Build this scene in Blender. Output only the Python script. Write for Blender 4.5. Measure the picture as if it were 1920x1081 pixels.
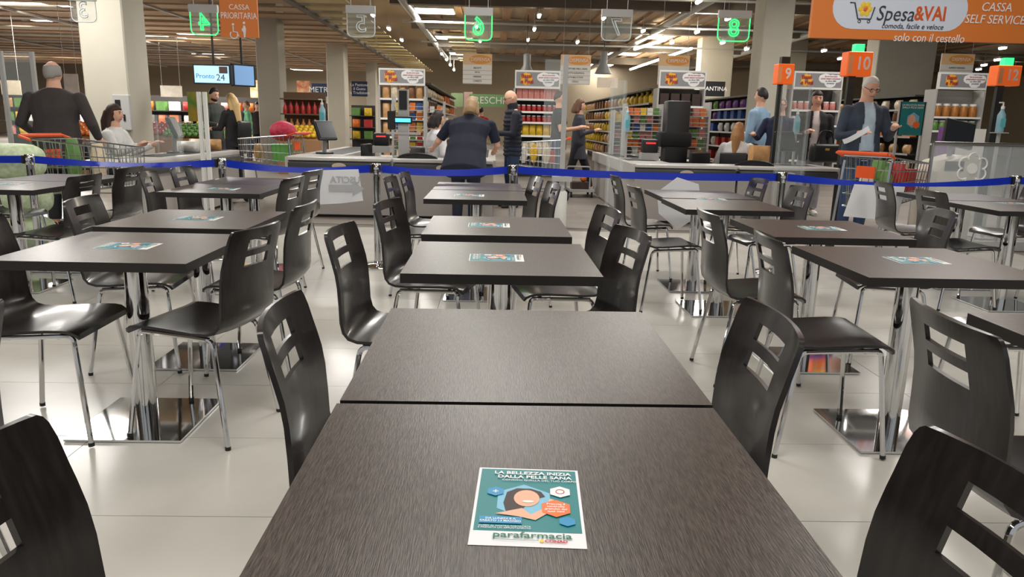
import bpy, bmesh, math, random
from mathutils import Vector, Matrix
random.seed(7)
PI=math.pi
for o in list(bpy.data.objects): bpy.data.objects.remove(o)
C=bpy.context.scene.collection
# ------------------------------------------------------------------ camera (photo frame 1920 x 1081)
F=1381.; CAMH=1.251; TH=math.radians(12.66); PS=math.radians(1.62); RO=math.radians(-1.32)
FWD=Vector((math.sin(PS)*math.cos(TH),math.cos(PS)*math.cos(TH),-math.sin(TH)))
_r=Vector((math.cos(PS),-math.sin(PS),0)); _d=-_r.cross(FWD)
RGT=_r*math.cos(RO)+_d*math.sin(RO); DWN=_d*math.cos(RO)-_r*math.sin(RO)
cam=bpy.data.cameras.new('camera'); camo=bpy.data.objects.new('camera',cam); C.objects.link(camo)
cam.sensor_fit='HORIZONTAL'; cam.sensor_width=36; cam.lens=F/1920*36; cam.clip_end=200
M=Matrix(((RGT.x,-DWN.x,-FWD.x,0),(RGT.y,-DWN.y,-FWD.y,0),(RGT.z,-DWN.z,-FWD.z,CAMH),(0,0,0,1)))
camo.matrix_world=M
bpy.context.scene.camera=camo
def ray(px,py): return FWD+RGT*((px-960)/F)+DWN*((py-540.5)/F)
def P(px,py,z):                       # pixel -> point on the level z
    w=ray(px,py); t=(z-CAMH)/w.z; return Vector((0,0,CAMH))+w*t
def PD(px,py,y):                      # pixel -> point at distance y down the hall
    w=ray(px,py); return Vector((0,0,CAMH))+w*(y/w.y)
# ------------------------------------------------------------------ world, lights, exposure
sc=bpy.context.scene
sc.view_settings.view_transform='Standard'; sc.view_settings.look='None'; sc.view_settings.gamma=1; sc.view_settings.use_curve_mapping=False
sc.view_settings.exposure=0.12
W=bpy.data.worlds.new('hall_world'); sc.world=W; W.use_nodes=True
W.node_tree.nodes['Background'].inputs[0].default_value=(.93,.96,1,1); W.node_tree.nodes['Background'].inputs[1].default_value=.4
def area(name,loc,sx,sy,power,col=(1,.965,.915)):
    l=bpy.data.lights.new(name,'AREA'); l.shape='RECTANGLE'; l.size=sx; l.size_y=sy; l.energy=power; l.color=col
    o=bpy.data.objects.new(name,l); o.location=loc; C.objects.link(o); return o
# ceiling luminaires of the dining area (above the frame) and of the sales floor
for i,(x,y) in enumerate([(-4,1.5),(0,1.5),(4,1.5),(-4,5.5),(0,5.5),(4,5.5),(-2,-2.5),(2,-2.5)]):
    area('dining_lamp',(x,y,4.55),1.2,1.2,62)
for x,y in [(-6.5,10.5),(0,10.5),(6.5,10.5),(-3,14.5),(3,14.5),(9,14.5)]:
    area('hall_lamp',(x,y,4.5 if x>-2.9 else 3.6),1.6,1.2,130)
# ------------------------------------------------------------------ helpers
def lin(c):
    c=[v/255 for v in c[:3]]
    return [v/12.92 if v<=.04045 else ((v+.055)/1.055)**2.4 for v in c]+[1]
MT={}
def mat(name,col,rough=.5,metal=0,emit=0,alpha=1,noise=0,nscale=8,spec=.5,bump=0,stretch=None,trans=0,col2=None,coat=0):
    if name in MT: return MT[name]
    m=bpy.data.materials.new(name); m.use_nodes=True; nt=m.node_tree; b=nt.nodes['Principled BSDF']; L=nt.links
    c=lin(col); b.inputs['Base Color'].default_value=c; b.inputs['Roughness'].default_value=rough; b.inputs['Metallic'].default_value=metal
    b.inputs['Specular IOR Level'].default_value=spec
    if coat: b.inputs['Coat Weight'].default_value=coat; b.inputs['Coat Roughness'].default_value=.12
    if emit: b.inputs['Emission Color'].default_value=c; b.inputs['Emission Strength'].default_value=emit
    if alpha<1: b.inputs['Alpha'].default_value=alpha
    if trans: b.inputs['Transmission Weight'].default_value=trans; b.inputs['IOR'].default_value=1.1
    if noise or bump or col2:
        tc=nt.nodes.new('ShaderNodeTexCoord'); mp=nt.nodes.new('ShaderNodeMapping'); n=nt.nodes.new('ShaderNodeTexNoise')
        n.inputs['Scale'].default_value=nscale; n.inputs['Detail'].default_value=4
        if stretch: mp.inputs['Scale'].default_value=stretch
        L.new(tc.outputs['Object'],mp.inputs[0]); L.new(mp.outputs[0],n.inputs['Vector'])
        if noise or col2:
            r=nt.nodes.new('ShaderNodeValToRGB')
            d=lin(col2) if col2 else [min(1,v*(1+noise)) for v in c[:3]]+[1]
            a=c if col2 else [v*(1-noise) for v in c[:3]]+[1]
            r.color_ramp.elements[0].color=a; r.color_ramp.elements[1].color=d
            r.color_ramp.elements[0].position=.38; r.color_ramp.elements[1].position=.66
            L.new(n.outputs['Fac'],r.inputs[0]); L.new(r.outputs[0],b.inputs['Base Color'])
        if bump:
            bp=nt.nodes.new('ShaderNodeBump'); bp.inputs['Strength'].default_value=bump; bp.inputs['Distance'].default_value=.002
            L.new(n.outputs['Fac'],bp.inputs['Height']); L.new(bp.outputs[0],b.inputs['Normal'])
    MT[name]=m; return m
class MB:
    def __init__(s): s.bm=bmesh.new()
    def box(s,c,sz,rot=None):
        mtx=Matrix.Translation(c)@(rot.to_4x4() if rot else Matrix.Identity(4))@Matrix.Diagonal((sz[0],sz[1],sz[2],1))
        bmesh.ops.create_cube(s.bm,size=1,matrix=mtx); return s
    def bx(s,x0,x1,y0,y1,z0,z1): return s.box(((x0+x1)/2,(y0+y1)/2,(z0+z1)/2),(abs(x1-x0),abs(y1-y0),abs(z1-z0)))
    def bevel(s,w,seg=2):
        bmesh.ops.bevel(s.bm,geom=list(s.bm.edges),offset=w,segments=seg,affect='EDGES',profile=.5); return s
    def ring(s,c,u,v,r,n): return [s.bm.verts.new(c+u*(r*math.cos(2*PI*i/n))+v*(r*math.sin(2*PI*i/n))) for i in range(n)]
    def tube(s,pts,r,n=8,cap=True,bend=0):
        pts=[Vector(p) for p in pts]
        if bend:
            q=[pts[0]]
            for i in range(1,len(pts)-1):
                a,b,c=pts[i-1],pts[i],pts[i+1]; da=(a-b); dc=(c-b); k=min(bend,da.length*.45,dc.length*.45)
                p0=b+da.normalized()*k; p2=b+dc.normalized()*k
                for t in (0,.25,.5,.75,1): q.append(p0*(1-t)**2+b*(2*t*(1-t))+p2*t*t)
            q.append(pts[-1]); pts=q
        rs=r if isinstance(r,(list,tuple)) else [r]*len(pts)
        prev=None; up=None
        for i,p in enumerate(pts):
            t=(pts[min(i+1,len(pts)-1)]-pts[max(i-1,0)]).normalized()
            if up is None: up=t.orthogonal().normalized()
            up=(up-t*up.dot(t)).normalized(); v=t.cross(up)
            rg=s.ring(p,up,v,rs[i],n)
            if prev:
                for k in range(n): s.bm.faces.new((prev[k],prev[(k+1)%n],rg[(k+1)%n],rg[k]))
            elif cap: s.bm.faces.new(rg[::-1])
            prev=rg
        if cap: s.bm.faces.new(prev)
        return s
    def lathe(s,prof,n=16,c=(0,0,0)):
        c=Vector(c); prev=None
        for (r,z) in prof:
            rg=s.ring(c+Vector((0,0,z)),Vector((1,0,0)),Vector((0,1,0)),max(r,1e-4),n)
            if prev:
                for k in range(n): s.bm.faces.new((prev[k],prev[(k+1)%n],rg[(k+1)%n],rg[k]))
            else: s.bm.faces.new(rg[::-1])
            prev=rg
        s.bm.faces.new(prev); return s
    def poly(s,pts,d):                # closed outline extruded by vector d
        a=[s.bm.verts.new(Vector(p)) for p in pts]; b=[s.bm.verts.new(Vector(p)+Vector(d)) for p in pts]; n=len(a)
        s.bm.faces.new(a[::-1]); s.bm.faces.new(b)
        for i in range(n): s.bm.faces.new((a[i],a[(i+1)%n],b[(i+1)%n],b[i]))
        return s
    def sheet(s,rows):
        g=[[s.bm.verts.new(Vector(p)) for p in r] for r in rows]
        for i in range(len(g)-1):
            for j in range(len(g[0])-1): s.bm.faces.new((g[i][j],g[i][j+1],g[i+1][j+1],g[i+1][j]))
        return s
    def blob(s,c,r,sub=2,noise=0):
        k=bmesh.ops.create_icosphere(s.bm,subdivisions=sub,radius=1,matrix=Matrix.Translation(c)@Matrix.Diagonal((r[0],r[1],r[2],1)))
        if noise:
            for v in k['verts']: v.co+=Vector((random.uniform(-1,1)*r[0],random.uniform(-1,1)*r[1],random.uniform(-1,1)*r[2]))*noise
        return s
    def mesh(s,name,m,smooth=False):
        bmesh.ops.recalc_face_normals(s.bm,faces=list(s.bm.faces))
        me=bpy.data.meshes.new(name); s.bm.to_mesh(me); s.bm.free()
        for x in (m if isinstance(m,(list,tuple)) else [m]): me.materials.append(x)
        if smooth:
            me.polygons.foreach_set('use_smooth',[True]*len(me.polygons))
            try: me.set_sharp_from_angle(angle=math.radians(40))
            except Exception: pass
        return me
    def build(s,name,m,parent=None,smooth=False,loc=None):
        return link(name,s.mesh(name,m,smooth),parent,loc)
def link(name,me,parent=None,loc=None):
    o=bpy.data.objects.new(name,me); C.objects.link(o)
    if parent: o.parent=parent
    if loc is not None: o.location=loc
    return o
def tag(o,label,cat,group=None,kind=None):
    if label: o['label']=label
    if cat: o['category']=cat
    if group: o['group']=group
    if kind: o['kind']=kind
    return o
def struct(o): o['kind']='structure'; return o
def thing(name,label,cat,loc=(0,0,0),rz=0,group=None):
    o=bpy.data.objects.new(name,None); C.objects.link(o); o.location=loc; o.rotation_euler=(0,0,rz); o.empty_display_size=.1
    return tag(o,label,cat,group)
def dup(root,loc=None,rz=None,label=None,group=None):
    r=root.copy(); C.objects.link(r)
    if loc is not None: r.location=loc
    if rz is not None: r.rotation_euler=(0,0,rz)
    if label: r['label']=label
    if group: r['group']=group
    for ch in list(root.children):
        c=ch.copy(); C.objects.link(c); c.parent=r
        for g in ch.children:
            d=g.copy(); C.objects.link(d); d.parent=c
    return r
def text(name,s,size,m,parent,loc,rot=(0,0,0),align='CENTER',sx=1,shear=0,depth=.0015,bold=0):
    cu=bpy.data.curves.new(name,'FONT'); cu.body=s; cu.size=size; cu.align_x=align; cu.align_y='CENTER'; cu.extrude=depth; cu.shear=shear; cu.offset=bold; cu.resolution_u=3
    t=bpy.data.objects.new(name,cu); C.objects.link(t)
    dg=bpy.context.evaluated_depsgraph_get(); me=bpy.data.meshes.new_from_object(t.evaluated_get(dg))
    bpy.data.objects.remove(t); me.materials.clear(); me.materials.append(m)
    o=link(name,me,parent,loc); o.rotation_euler=rot; o.scale=(sx,1,1); return o
FRONT=(PI/2,0,0)                       # text upright, readable from the camera side
# ------------------------------------------------------------------ materials
wood=mat('wenge_top',(47,40,37),.3,noise=0,col2=(88,78,71),nscale=9,stretch=(85,5,1),bump=.2,spec=.5)
wedge=mat('wenge_edge',(28,23,21),.4)
shellm=mat('wenge_shell',(27,24,23),.3,col2=(42,37,35),nscale=12,stretch=(1,6,1),spec=.5,coat=.3)
chrome=mat('chrome',(215,215,215),.07,1)
steel=mat('brushed_steel',(170,170,168),.25,1)
blackp=mat('black_plastic',(22,22,23),.45)
greyp=mat('grey_plastic',(120,122,124),.5)
lgrey=mat('light_grey_metal',(178,178,176),.4)
white=mat('white_paint',(232,232,228),.5)
paper=mat('paper',(236,237,240),.7)
tape_m=mat('blue_tape',(22,60,196),.45)
teal=mat('teal_print',(14,124,128),.45); lblue=mat('light_blue_print',(120,186,214),.45); bluep=mat('blue_print',(30,140,190),.45)
orange=mat('orange_print',(232,112,42),.45); skinp=mat('skin_print',(232,178,148),.5); hairp=mat('hair_print',(52,32,28),.5)
whitep=mat('white_print',(240,240,240),.5); greenp=mat('green_print',(24,110,84),.5); redp=mat('red_print',(200,30,40),.5); yellowp=mat('yellow_print',(245,205,60),.5)
tilem=mat('floor_tile',(206,203,195),.22,noise=.04,nscale=3,spec=.5)
# ------------------------------------------------------------------ floor
fl=struct(MB().bx(-30,30,-6,9.0,-.05,-.006).build('floor',mat('grout',(120,116,108),.8)))
tm=MB().bx(-.5985,.5985,-.2985,.2985,-.006,0).mesh('floor_tile',tilem)
X0=-1.568; Y0=2.164
for j in range(-4,11):
    for i in range(-5,6):
        o=link('floor_tile',tm,fl,(X0+1.2*i+.6,Y0+.6*j+.3,0))
        if Y0+.6*j+.6>9.02: o.scale=(1,(9.0-(Y0+.6*j))/.6,1); o.location.y=(9.0+Y0+.6*j)/2
def planks():
    m=bpy.data.materials.new('grey_plank_floor'); m.use_nodes=True; nt=m.node_tree; b=nt.nodes['Principled BSDF']
    tc=nt.nodes.new('ShaderNodeTexCoord'); br=nt.nodes.new('ShaderNodeTexBrick')
    br.inputs['Color1'].default_value=lin((150,142,134)); br.inputs['Color2'].default_value=lin((134,127,120)); br.inputs['Mortar'].default_value=lin((112,106,100))
    br.inputs['Scale'].default_value=1; br.inputs['Mortar Size'].default_value=.004; br.inputs['Brick Width'].default_value=1.2; br.inputs['Row Height'].default_value=.3
    nt.links.new(tc.outputs['Object'],br.inputs['Vector']); nt.links.new(br.outputs['Color'],b.inputs['Base Color']); b.inputs['Roughness'].default_value=.4; return m
struct(MB().bx(-30,30,9.0,48,-.05,0).build('floor',planks()))
# ------------------------------------------------------------------ cafe tables
TZ=.74; TW=.70
def table_parts():
    t=thing('cafe_table','x','table')
    top=MB().bx(-TW/2,TW/2,-TW/2,TW/2,TZ-.034,TZ).build('tabletop',[wood,wedge],t)
    for p in top.data.polygons: p.material_index=0 if p.normal.z>.9 else 1
    MB().tube([(0,0,.012),(0,0,TZ-.034)],.043,24).build('column',chrome,t,True)
    MB().bx(-.1,.1,-.1,.1,TZ-.044,TZ-.034).build('mounting_plate',blackp,t)
    b=MB().bx(-.225,.225,-.225,.225,.003,.012).build('base_plate',chrome,t)
    MB().bx(-.221,.221,-.221,.221,0,.003).build('base_pad',blackp,b)
    return t
tproto=table_parts()
tables={'A':(.068,.935,1),'B':(.071,1.650,0),'C':(.035,2.83,1),'D':(.02,3.735,1),'E':(-.12,5.33,1),'F':(-.12,6.06,0),
'L1':(-1.43,2.93,1),'L2':(-1.50,3.78,1),'L3':(-1.94,5.42,1),'L4':(-1.97,6.13,0),'G1':(-3.42,5.36,1),'G2':(-3.45,6.08,0),
'R1':(1.70,2.90,1),'R2':(1.72,3.86,1),'R3':(1.575,5.0,1),'R4':(1.60,5.75,0),'Q1':(3.80,5.28,1),'Q2':(3.86,6.01,0),'N1':(1.74,1.70,0)}
WHERE={'AB':'the upright-flyer table pair','CD':'the tables beyond the upright-flyer pair','EF':'the pair behind the navy dressed woman',
'L12':'the two flyer tables between aisle and sacks','L34':'the pair beside the USCITA sheet','G':'the pair before the green sacks',
'R12':'the flyer tables by the lone bare table','R34':'the pair before the cornerwise paper','Q':'the pair before the glass barrier','N':'the lone bare table'}
CL={'A':'AB','B':'AB','C':'CD','D':'CD','E':'EF','F':'EF','L1':'L12','L2':'L12','L3':'L34','L4':'L34','G1':'G','G2':'G','R1':'R12','R2':'R12','R3':'R34','R4':'R34','Q1':'Q','Q2':'Q','N1':'N'}
TL={}
first=True
for k,(x,y,fly) in tables.items():
    c=CL[k]; w=WHERE[c]
    if c in ('CD','L12','R12'): lab='cafe table %s the tape, of %s'%('nearer' if k in('D','L2','R2') else 'farther from',w)
    elif k=='N1': lab='dark cafe table with bare top standing alone on the self checkout side'
    else: lab='dark cafe table with %s, of %s'%('a flyer' if fly else 'a bare top',w)
    if first: o=tproto; o.location=(x,y,0); first=False
    else: o=dup(tproto,(x,y,0))
    o['label']=lab; o['group']='dark cafe tables'
    TL[k]=o
# ------------------------------------------------------------------ flyers
def hexa(cx,cy,r,ry=None):
    ry=ry or r; return [(cx+r*math.sin(PI/3*i),cy+ry*math.cos(PI/3*i)) for i in range(6)]
def flat(pts,z,m,name,parent):
    b=MB(); b.poly([(x,y,z) for x,y in pts],(0,0,.00015)); return b.build(name,m,parent)
def ell(cx,cy,rx,ry,n=20,a0=0,a1=2*PI): return [(cx+rx*math.cos(a0+(a1-a0)*i/n),cy+ry*math.sin(a0+(a1-a0)*i/n)) for i in range(n)]
def make_flyer():                       # A5 sheet, local x right, y up the page
    t=thing('flyer','x','flyer'); w,h=.148,.21
    flat([(-w/2,-h/2),(w/2,-h/2),(w/2,h/2),(-w/2,h/2)],.0003,paper,'sheet',t)
    flat([(-w/2+.004,-h/2+.034),(w/2-.004,-h/2+.034),(w/2-.004,h/2-.004),(-w/2+.004,h/2-.004)],.0006,teal,'teal_panel',t)
    flat(hexa(-.006,.008,.042,.046),.0009,lblue,'photo_panel',t)
    flat([(-.034,.0),(-.03,.03),(-.016,.042),(.004,.042),(.018,.034),(.024,.02),(.006,.01),(-.01,-.02),(-.03,-.022)],.0012,hairp,'printed_hair',t)
    flat(ell(-.002,.014,.018,.023),.0015,skinp,'printed_face',t)
    flat([(-.044,-.03),(-.026,-.022),(-.008,-.014),(.004,-.03),(.022,-.012),(.03,.014),(.036,.012),(.026,-.026),(.01,-.044),(-.012,-.036)],.0018,skinp,'printed_shoulder_and_hand',t)
    flat(ell(.0,.004,.008,.003),.0021,whitep,'printed_smile',t)
    flat(hexa(.038,-.012,.022,.023),.0021,orange,'orange_hexagon',t)
    flat(hexa(-.046,.03,.013),.0021,bluep,'blue_hexagon',t); flat(hexa(.045,.034,.016),.0021,whitep,'white_hexagon',t); flat(hexa(.052,-.045,.012),.0021,bluep,'blue_hexagon',t)
    flat([(-.064,-.055),(-.008,-.055),(-.008,-.038),(-.064,-.038)],.0021,bluep,'blue_box',t)
    def tx(s,sz,m,x,y,sx=1,bold=0,name='printed_text'): text(name,s,sz,m,t,(x,y,.0024),(0,0,0),'CENTER',sx,0,.0001,bold)
    tx('LA BELLEZZA INIZIA',.0125,whitep,.006,.087,1,.0003); tx('DALLA PELLE SANA',.0125,whitep,.009,.075,1,.0003); tx('CONOSCI QUELLA DEL TUO CORPO',.0065,whitep,.016,.065)
    tx('Prenota il\ncontrollo\ngratuito dei\ntuoi nevi',.0065,whitep,.038,-.011,1,.0001)
    tx('DA LUNEDI 8 A\nSABATO 13 MAGGIO',.0058,whitep,-.036,-.0465,1,.0001)
    tx('CHIEDI AL NOSTRO FARMACISTA\nE PRENOTA UN APPUNTAMENTO',.0045,whitep,-.03,-.064)
    tx('parafarmacia',.018,greenp,.006,-.082,1.1,.0002); tx('CONAD',.007,redp,.036,-.094,1.1,.0003)
    flat(ell(.018,-.094,.003,.003,10),.0024,yellowp,'printed_flower',t)
    flat([(-.04,-.0935),(.014,-.0935),(.014,-.0928),(-.04,-.0928)],.0024,greenp,'printed_line',t)
    b=MB(); b.tube([(.045+.006*math.cos(a*PI/6),.034+.006*math.sin(a*PI/6),.0024) for a in range(13)],.0006,4); b.build('printed_ring',redp,t)
    b=MB(); b.bx(-.050,-.042,.029,.031,.0022,.0025); b.bx(-.047,-.045,.026,.034,.0022,.0025); b.build('printed_cross',whitep,t)
    return t
fp=make_flyer()
flyers={'A':((990,945),0,'teal parafarmacia flyer lying upright on the table nearest the bare double table'),'C':((931,483),PI/2,0),'D':((917,422),PI/2,0),'E':((880,366),PI/2,0),
'L1':((241,461),PI/2,0),'L2':((373,409),PI/2,0),'L3':((418,354),PI/2,0),'G1':((25,345),PI/2,0),'R1':((1718,488),PI/2,0),'R2':((1541,428),PI/2,0),'R3':((1333,373),PI/2,0),'Q1':((1898,381),PI/2,0)}
for k,(px,rz,lab) in flyers.items():
    p=P(px[0],px[1],TZ); loc=(p.x,p.y,TZ+.0002)
    if k=='A': fp.location=loc; fp.rotation_euler=(0,0,math.radians(-3)); fp.scale=(1.0,1.0,1); o=fp
    else: o=dup(fp,loc,rz)
    o['label']='teal flyer lying facing the near end of its table, its print upright' if k=='A' else ('teal sideways flyer %s the tape, on '%('nearer' if k in('D','L2','R2') else 'farther from') if CL[k] in ('CD','L12','R12') else 'teal sideways flyer on ')+WHERE[CL[k]]
    o['group']='flyers on the tables'
# ------------------------------------------------------------------ chairs
def chair():
    t=thing('cafe_chair','dark bentwood cafe chair with two slots in its back and chrome legs','chair',group='dark cafe chairs with chrome legs')
    # profile in (x,z): seat front -> seat rear -> bend -> back top ; chair faces +x
    pr=[(.190,.418),(.184,.432),(.166,.444),(.14,.449),(.08,.450),(.0,.446),(-.09,.441),(-.15,.443),(-.185,.455),(-.205,.48),(-.213,.52),(-.214,.58),(-.217,.65),(-.223,.697),(-.2325,.737),(-.239,.762),(-.249,.802),(-.256,.826),(-.259,.838),(-.261,.845)]
    us=[-1,-.95,-.85,-.62,-.44,-.2,0,.2,.44,.62,.85,.95,1]
    bm=bmesh.new(); g=[]
    n=len(pr)
    for i,(x,z) in enumerate(pr):
        row=[]
        hw=.20 if i<8 else .2-.016*(i-7)/(n-8)
        hw*={0:.90,1:.955,2:.99,n-1:.925,n-2:.965,n-3:.988}.get(i,1)
        for u in us:
            curve=.026*(1-u*u) if i>=10 else .009*(1-u*u)*max(0,(i-7))
            sag=-.010*(1-u*u) if 2<=i<=8 else 0
            row.append(bm.verts.new((x-curve,u*hw,z+sag)))
        g.append(row)
    for i in range(n-1):
        for j in range(len(us)-1):
            uc=(us[j]+us[j+1])/2
            if abs(uc)<.44 and i in (13,15): continue       # the two hand slots
            bm.faces.new((g[i][j],g[i][j+1],g[i+1][j+1],g[i+1][j]))
    bmesh.ops.recalc_face_normals(bm,faces=list(bm.faces))
    bmesh.ops.solidify(bm,geom=list(bm.faces),thickness=.011)
    bmesh.ops.recalc_face_normals(bm,faces=list(bm.faces))
    me=bpy.data.meshes.new('shell'); bm.to_mesh(me); bm.free(); me.materials.append(shellm)
    me.polygons.foreach_set('use_smooth',[True]*len(me.polygons)); me.set_sharp_from_angle(angle=math.radians(38))
    link('seat_and_back_shell',me,t)
    for s in (-1,1):
        MB().tube([(.15,s*.155,.425),(-.14,s*.155,.418)],.010,8).build('seat_rail',chrome,t,True)
        f=MB().tube([(.11,s*.155,.4235),(.158,s*.158,.425),(.195,s*.20,0.012)],.010,8,bend=.035).build('leg',chrome,t,True)
        r=MB().tube([(-.08,s*.155,.419),(-.15,s*.158,.418),(-.225,s*.20,0.012)],.010,8,bend=.035).build('leg',chrome,t,True)
        MB().tube([(.1949,s*.1999,.014),(.1956,s*.2006,0)],.0115,8).build('foot_cap',blackp,f); MB().tube([(-.2246,s*.1999,.014),(-.2256,s*.2006,0)],.0115,8).build('foot_cap',blackp,r)
    for x in (.10,-.1): MB().tube([(x,-.155,.42),(x,.155,.42)],.009,8).build('cross_rail',chrome,t,True)
    return t
cp=chair()
# back-top centre (x, y), heading: 0 faces +x, pi faces -x
chairs=[(-.45,1.58,2),(-.62,.80,-3),(.62,.80,184),(.615,1.58,179),(1.055,1.61,-2),(1.085,2.84,-2),(1.07,3.62,2),(.97,5.05,4),(1.01,6.10,3),(2.245,5.34,184),(2.20,6.09,182),
(2.44,3.93,172),(3.175,5.27,2),(3.25,6.08,-6),(-.925,2.84,168),(-.92,3.63,176),(-1.40,5.24,170),(-1.44,5.98,168),(-2.005,3.67,4),(-2.50,5.44,6),(-2.49,6.03,-4),(-2.75,5.08,175),(-2.845,5.91,174),
(-.53,3.80,-14),(-.575,2.83,-6),(-.70,5.92,-4),(-.75,5.42,-6),(.565,3.66,190),(.54,2.92,193),(.415,5.19,190),(.32,5.79,192),(-1.98,2.86,0),(2.44,2.90,180),(4.55,5.3,178),(4.60,6.1,184),(-4.15,5.4,2),(-4.2,6.1,-3)]
p28=P(28,560,.84)
chairs.append((p28.x-.005,p28.y-.19,183))
for i,(x,y,a) in enumerate(chairs):
    a=math.radians(a); ox=x+.262*math.cos(a); oy=y+.262*math.sin(a)
    o=cp if i==0 else dup(cp)
    # feet that stand on a base plate lift the chair a little
    hs={}
    for fx in (-.2256,.1956):
        for fy in (-.2,.2):
            gx=ox+fx*math.cos(a)-fy*math.sin(a); gy=oy+fx*math.sin(a)+fy*math.cos(a)
            hs[(fx>0,fy>0)]=.0138 if any(abs(gx-t[0])<.239 and abs(gy-t[1])<.239 for t in tables.values()) else 0
    d1=hs[(1,1)]+hs[(0,0)]; d2=hs[(1,0)]+hs[(0,1)]; S=max(d1,d2); z={k:v+(S-(d1 if k in((True,True),(False,False)) else d2))/2 for k,v in hs.items()}
    ax=((z[(1,1)]+z[(1,0)])-(z[(0,1)]+z[(0,0)]))/2/.4212; ay=((z[(1,1)]+z[(0,1)])-(z[(1,0)]+z[(0,0)]))/2/.4
    o.matrix_world=Matrix.Translation((ox,oy,S/2+.0151*ax))@Matrix.Rotation(a,4,'Z')@Matrix.Rotation(-math.atan(ax),4,'Y')@Matrix.Rotation(math.atan(ay),4,'X')
    near=min(tables,key=lambda q:(tables[q][0]-ox)**2+(tables[q][1]-oy)**2)
    o['label']='dark slotted cafe chair at '+WHERE[CL[near]]; o['group']='chairs at '+WHERE[CL[near]]
    if i==len(chairs)-1: o['label']='dark slotted cafe chair standing apart, its seat turned away from every visible table'; del o['group']
# ================================================================== retractable-belt posts and blue tape
beige=mat('pillar_paint',(188,183,168),.7,noise=.03,nscale=2)
def belt_post(px,py,Y=6.33):
    p=P(px,py,.80); p=Vector((p.x,p.y,0)); k=Y/p.y; p=Vector((p.x*k,Y,0))
    t=thing('barrier_post','chrome belt barrier post with a round base, holding blue tape','barrier post',p,0,'chrome barrier posts')
    MB().lathe([(.17,0),(.17,.012),(.16,.022),(.04,.035),(.035,.05)],28).build('base',chrome,t,True)
    MB().tube([(0,0,.04),(0,0,.86)],.032,20).build('pole',chrome,t,True)
    MB().lathe([(.036,.80),(.038,.805),(.038,.885),(.034,.89)],20).build('belt_head',chrome,t,True)
    MB().bx(-.05,-.03,-.03,.03,.81,.88).build('belt_clip',blackp,t)
    return p
pp=[belt_post(*q) for q in ((55,300,6.62),(416,312,6.66),(706,322,6.36),(962,325,6.6),(1467,333,6.36),(1905,340,6.6))]
def tape(a,b,sag,tw,n=14,parent=None):
    rows=[[],[]]
    for i in range(n+1):
        t=i/n; p=a.lerp(b,t); z=.845-sag*4*t*(1-t)
        k=tw*math.sin(PI*t)*1.3                      # slight twist of the ribbon
        h=.026*math.cos(k)+.006; dy=.026*math.sin(k)
        rows[0].append((p.x,p.y-dy,z-h)); rows[1].append((p.x,p.y+dy,z+h))
    b_=MB().sheet(rows); bmesh.ops.solidify(b_.bm,geom=list(b_.bm.faces),thickness=.002)
    return b_.build('barrier_tape',tape_m,None,True)
ends=[Vector((pp[0].x-1.6,6.62,0))]+pp+[Vector((pp[-1].x+1.5,6.6,0))]
for i in range(len(ends)-1):
    d=(ends[i+1]-ends[i]).normalized()*.045
    tape(ends[i]+d,ends[i+1]-d,[.01,.03,.035,.03,.02,.05,.01][i],[.4,.9,.7,.5,.3,1,.3][i])
    o=bpy.context.scene.collection.objects[-1]
    tag(o,'blue ribbon tape strung between two chrome barrier posts','tape','blue barrier tapes')
def paper_sign(pts,y,label,words=None):
    q=[PD(px,py,y) for px,py in pts]
    b=MB(); b.poly(q,(0,.0015,0)); t=thing('paper_sign',label,'sign',q[0]); o=b.build('sheet',paper,t); o.location=-q[0]
    return t,q
t,q=paper_sign([(597,319),(672,317),(681,376),(640,381),(600,383)],6.385,'white paper sheet reading USCITA in mirror writing, hung on blue tape')
gh=mat('ghost_print',(186,188,192),.8)
c=(q[0]+q[1]+q[2]+q[3])/4-q[0]
text('mirrored_text','USCITA',.075,gh,t,(c.x,-.004,c.z+.05),FRONT,'CENTER',-1.0,0,.0005,.002)
b=MB(); b.poly([(c.x-.14,-.004,c.z-.05),(c.x+.06,-.004,c.z-.05),(c.x+.06,-.004,c.z-.085),(c.x+.16,-.004,c.z-.02),(c.x+.06,-.004,c.z+.045),(c.x+.06,-.004,c.z+.01),(c.x-.14,-.004,c.z+.01)],(0,.001,0)); b.build('printed_arrow',gh,t)
paper_sign([(1270,332),(1310,345),(1318,400),(1270,430),(1235,400),(1232,360)],6.41,'blank white paper sheet hanging cornerwise from blue tape')
paper_sign([(1602,345),(1697,350),(1682,414),(1581,405)],6.39,'blank white paper sheet hanging from blue tape before the red basket cart')
# ================================================================== walls, ceiling, pillars
wallm=mat('back_wall_paint',(160,146,124),.8); 
struct(MB().bx(-30,30,46,46.3,0,5).build('wall_back',wallm)); struct(MB().bx(-30.3,-30,-6,46,0,5).build('wall_left',wallm)); struct(MB().bx(30,30.3,-6,46,0,5).build('wall_right',wallm))
deckm=mat('brown_deck',(160,130,100),.8,noise=.1,nscale=2,stretch=(6,.2,1))
ck=struct(MB().bx(-30,30,-6,46.3,4.86,5.0).build('ceiling',mat('ceiling_paint',(176,158,134),.9)))
for i in range(30):
    x=-3+i*.8
    MB().bx(x,x+.28,9,46,4.78,4.86).build('deck_rib',deckm,ck)
beamm=mat('grey_beam',(120,112,102),.7)
for y in (17,22,27.5,34,41): MB().bx(-3,30,y,y+.28,4.45,4.78).build('roof_beam',beamm,ck)
for y in (19.5,25,31): MB().tube([(-3,y,4.35),(30,y,4.35)],.035,6).build('sprinkler_pipe',lgrey,ck)
for x in (-2.6,5.6,11.0): MB().tube([(x,12,4.5),(x,45,4.5)],.11,10).build('air_duct',lgrey,ck,True)
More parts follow.
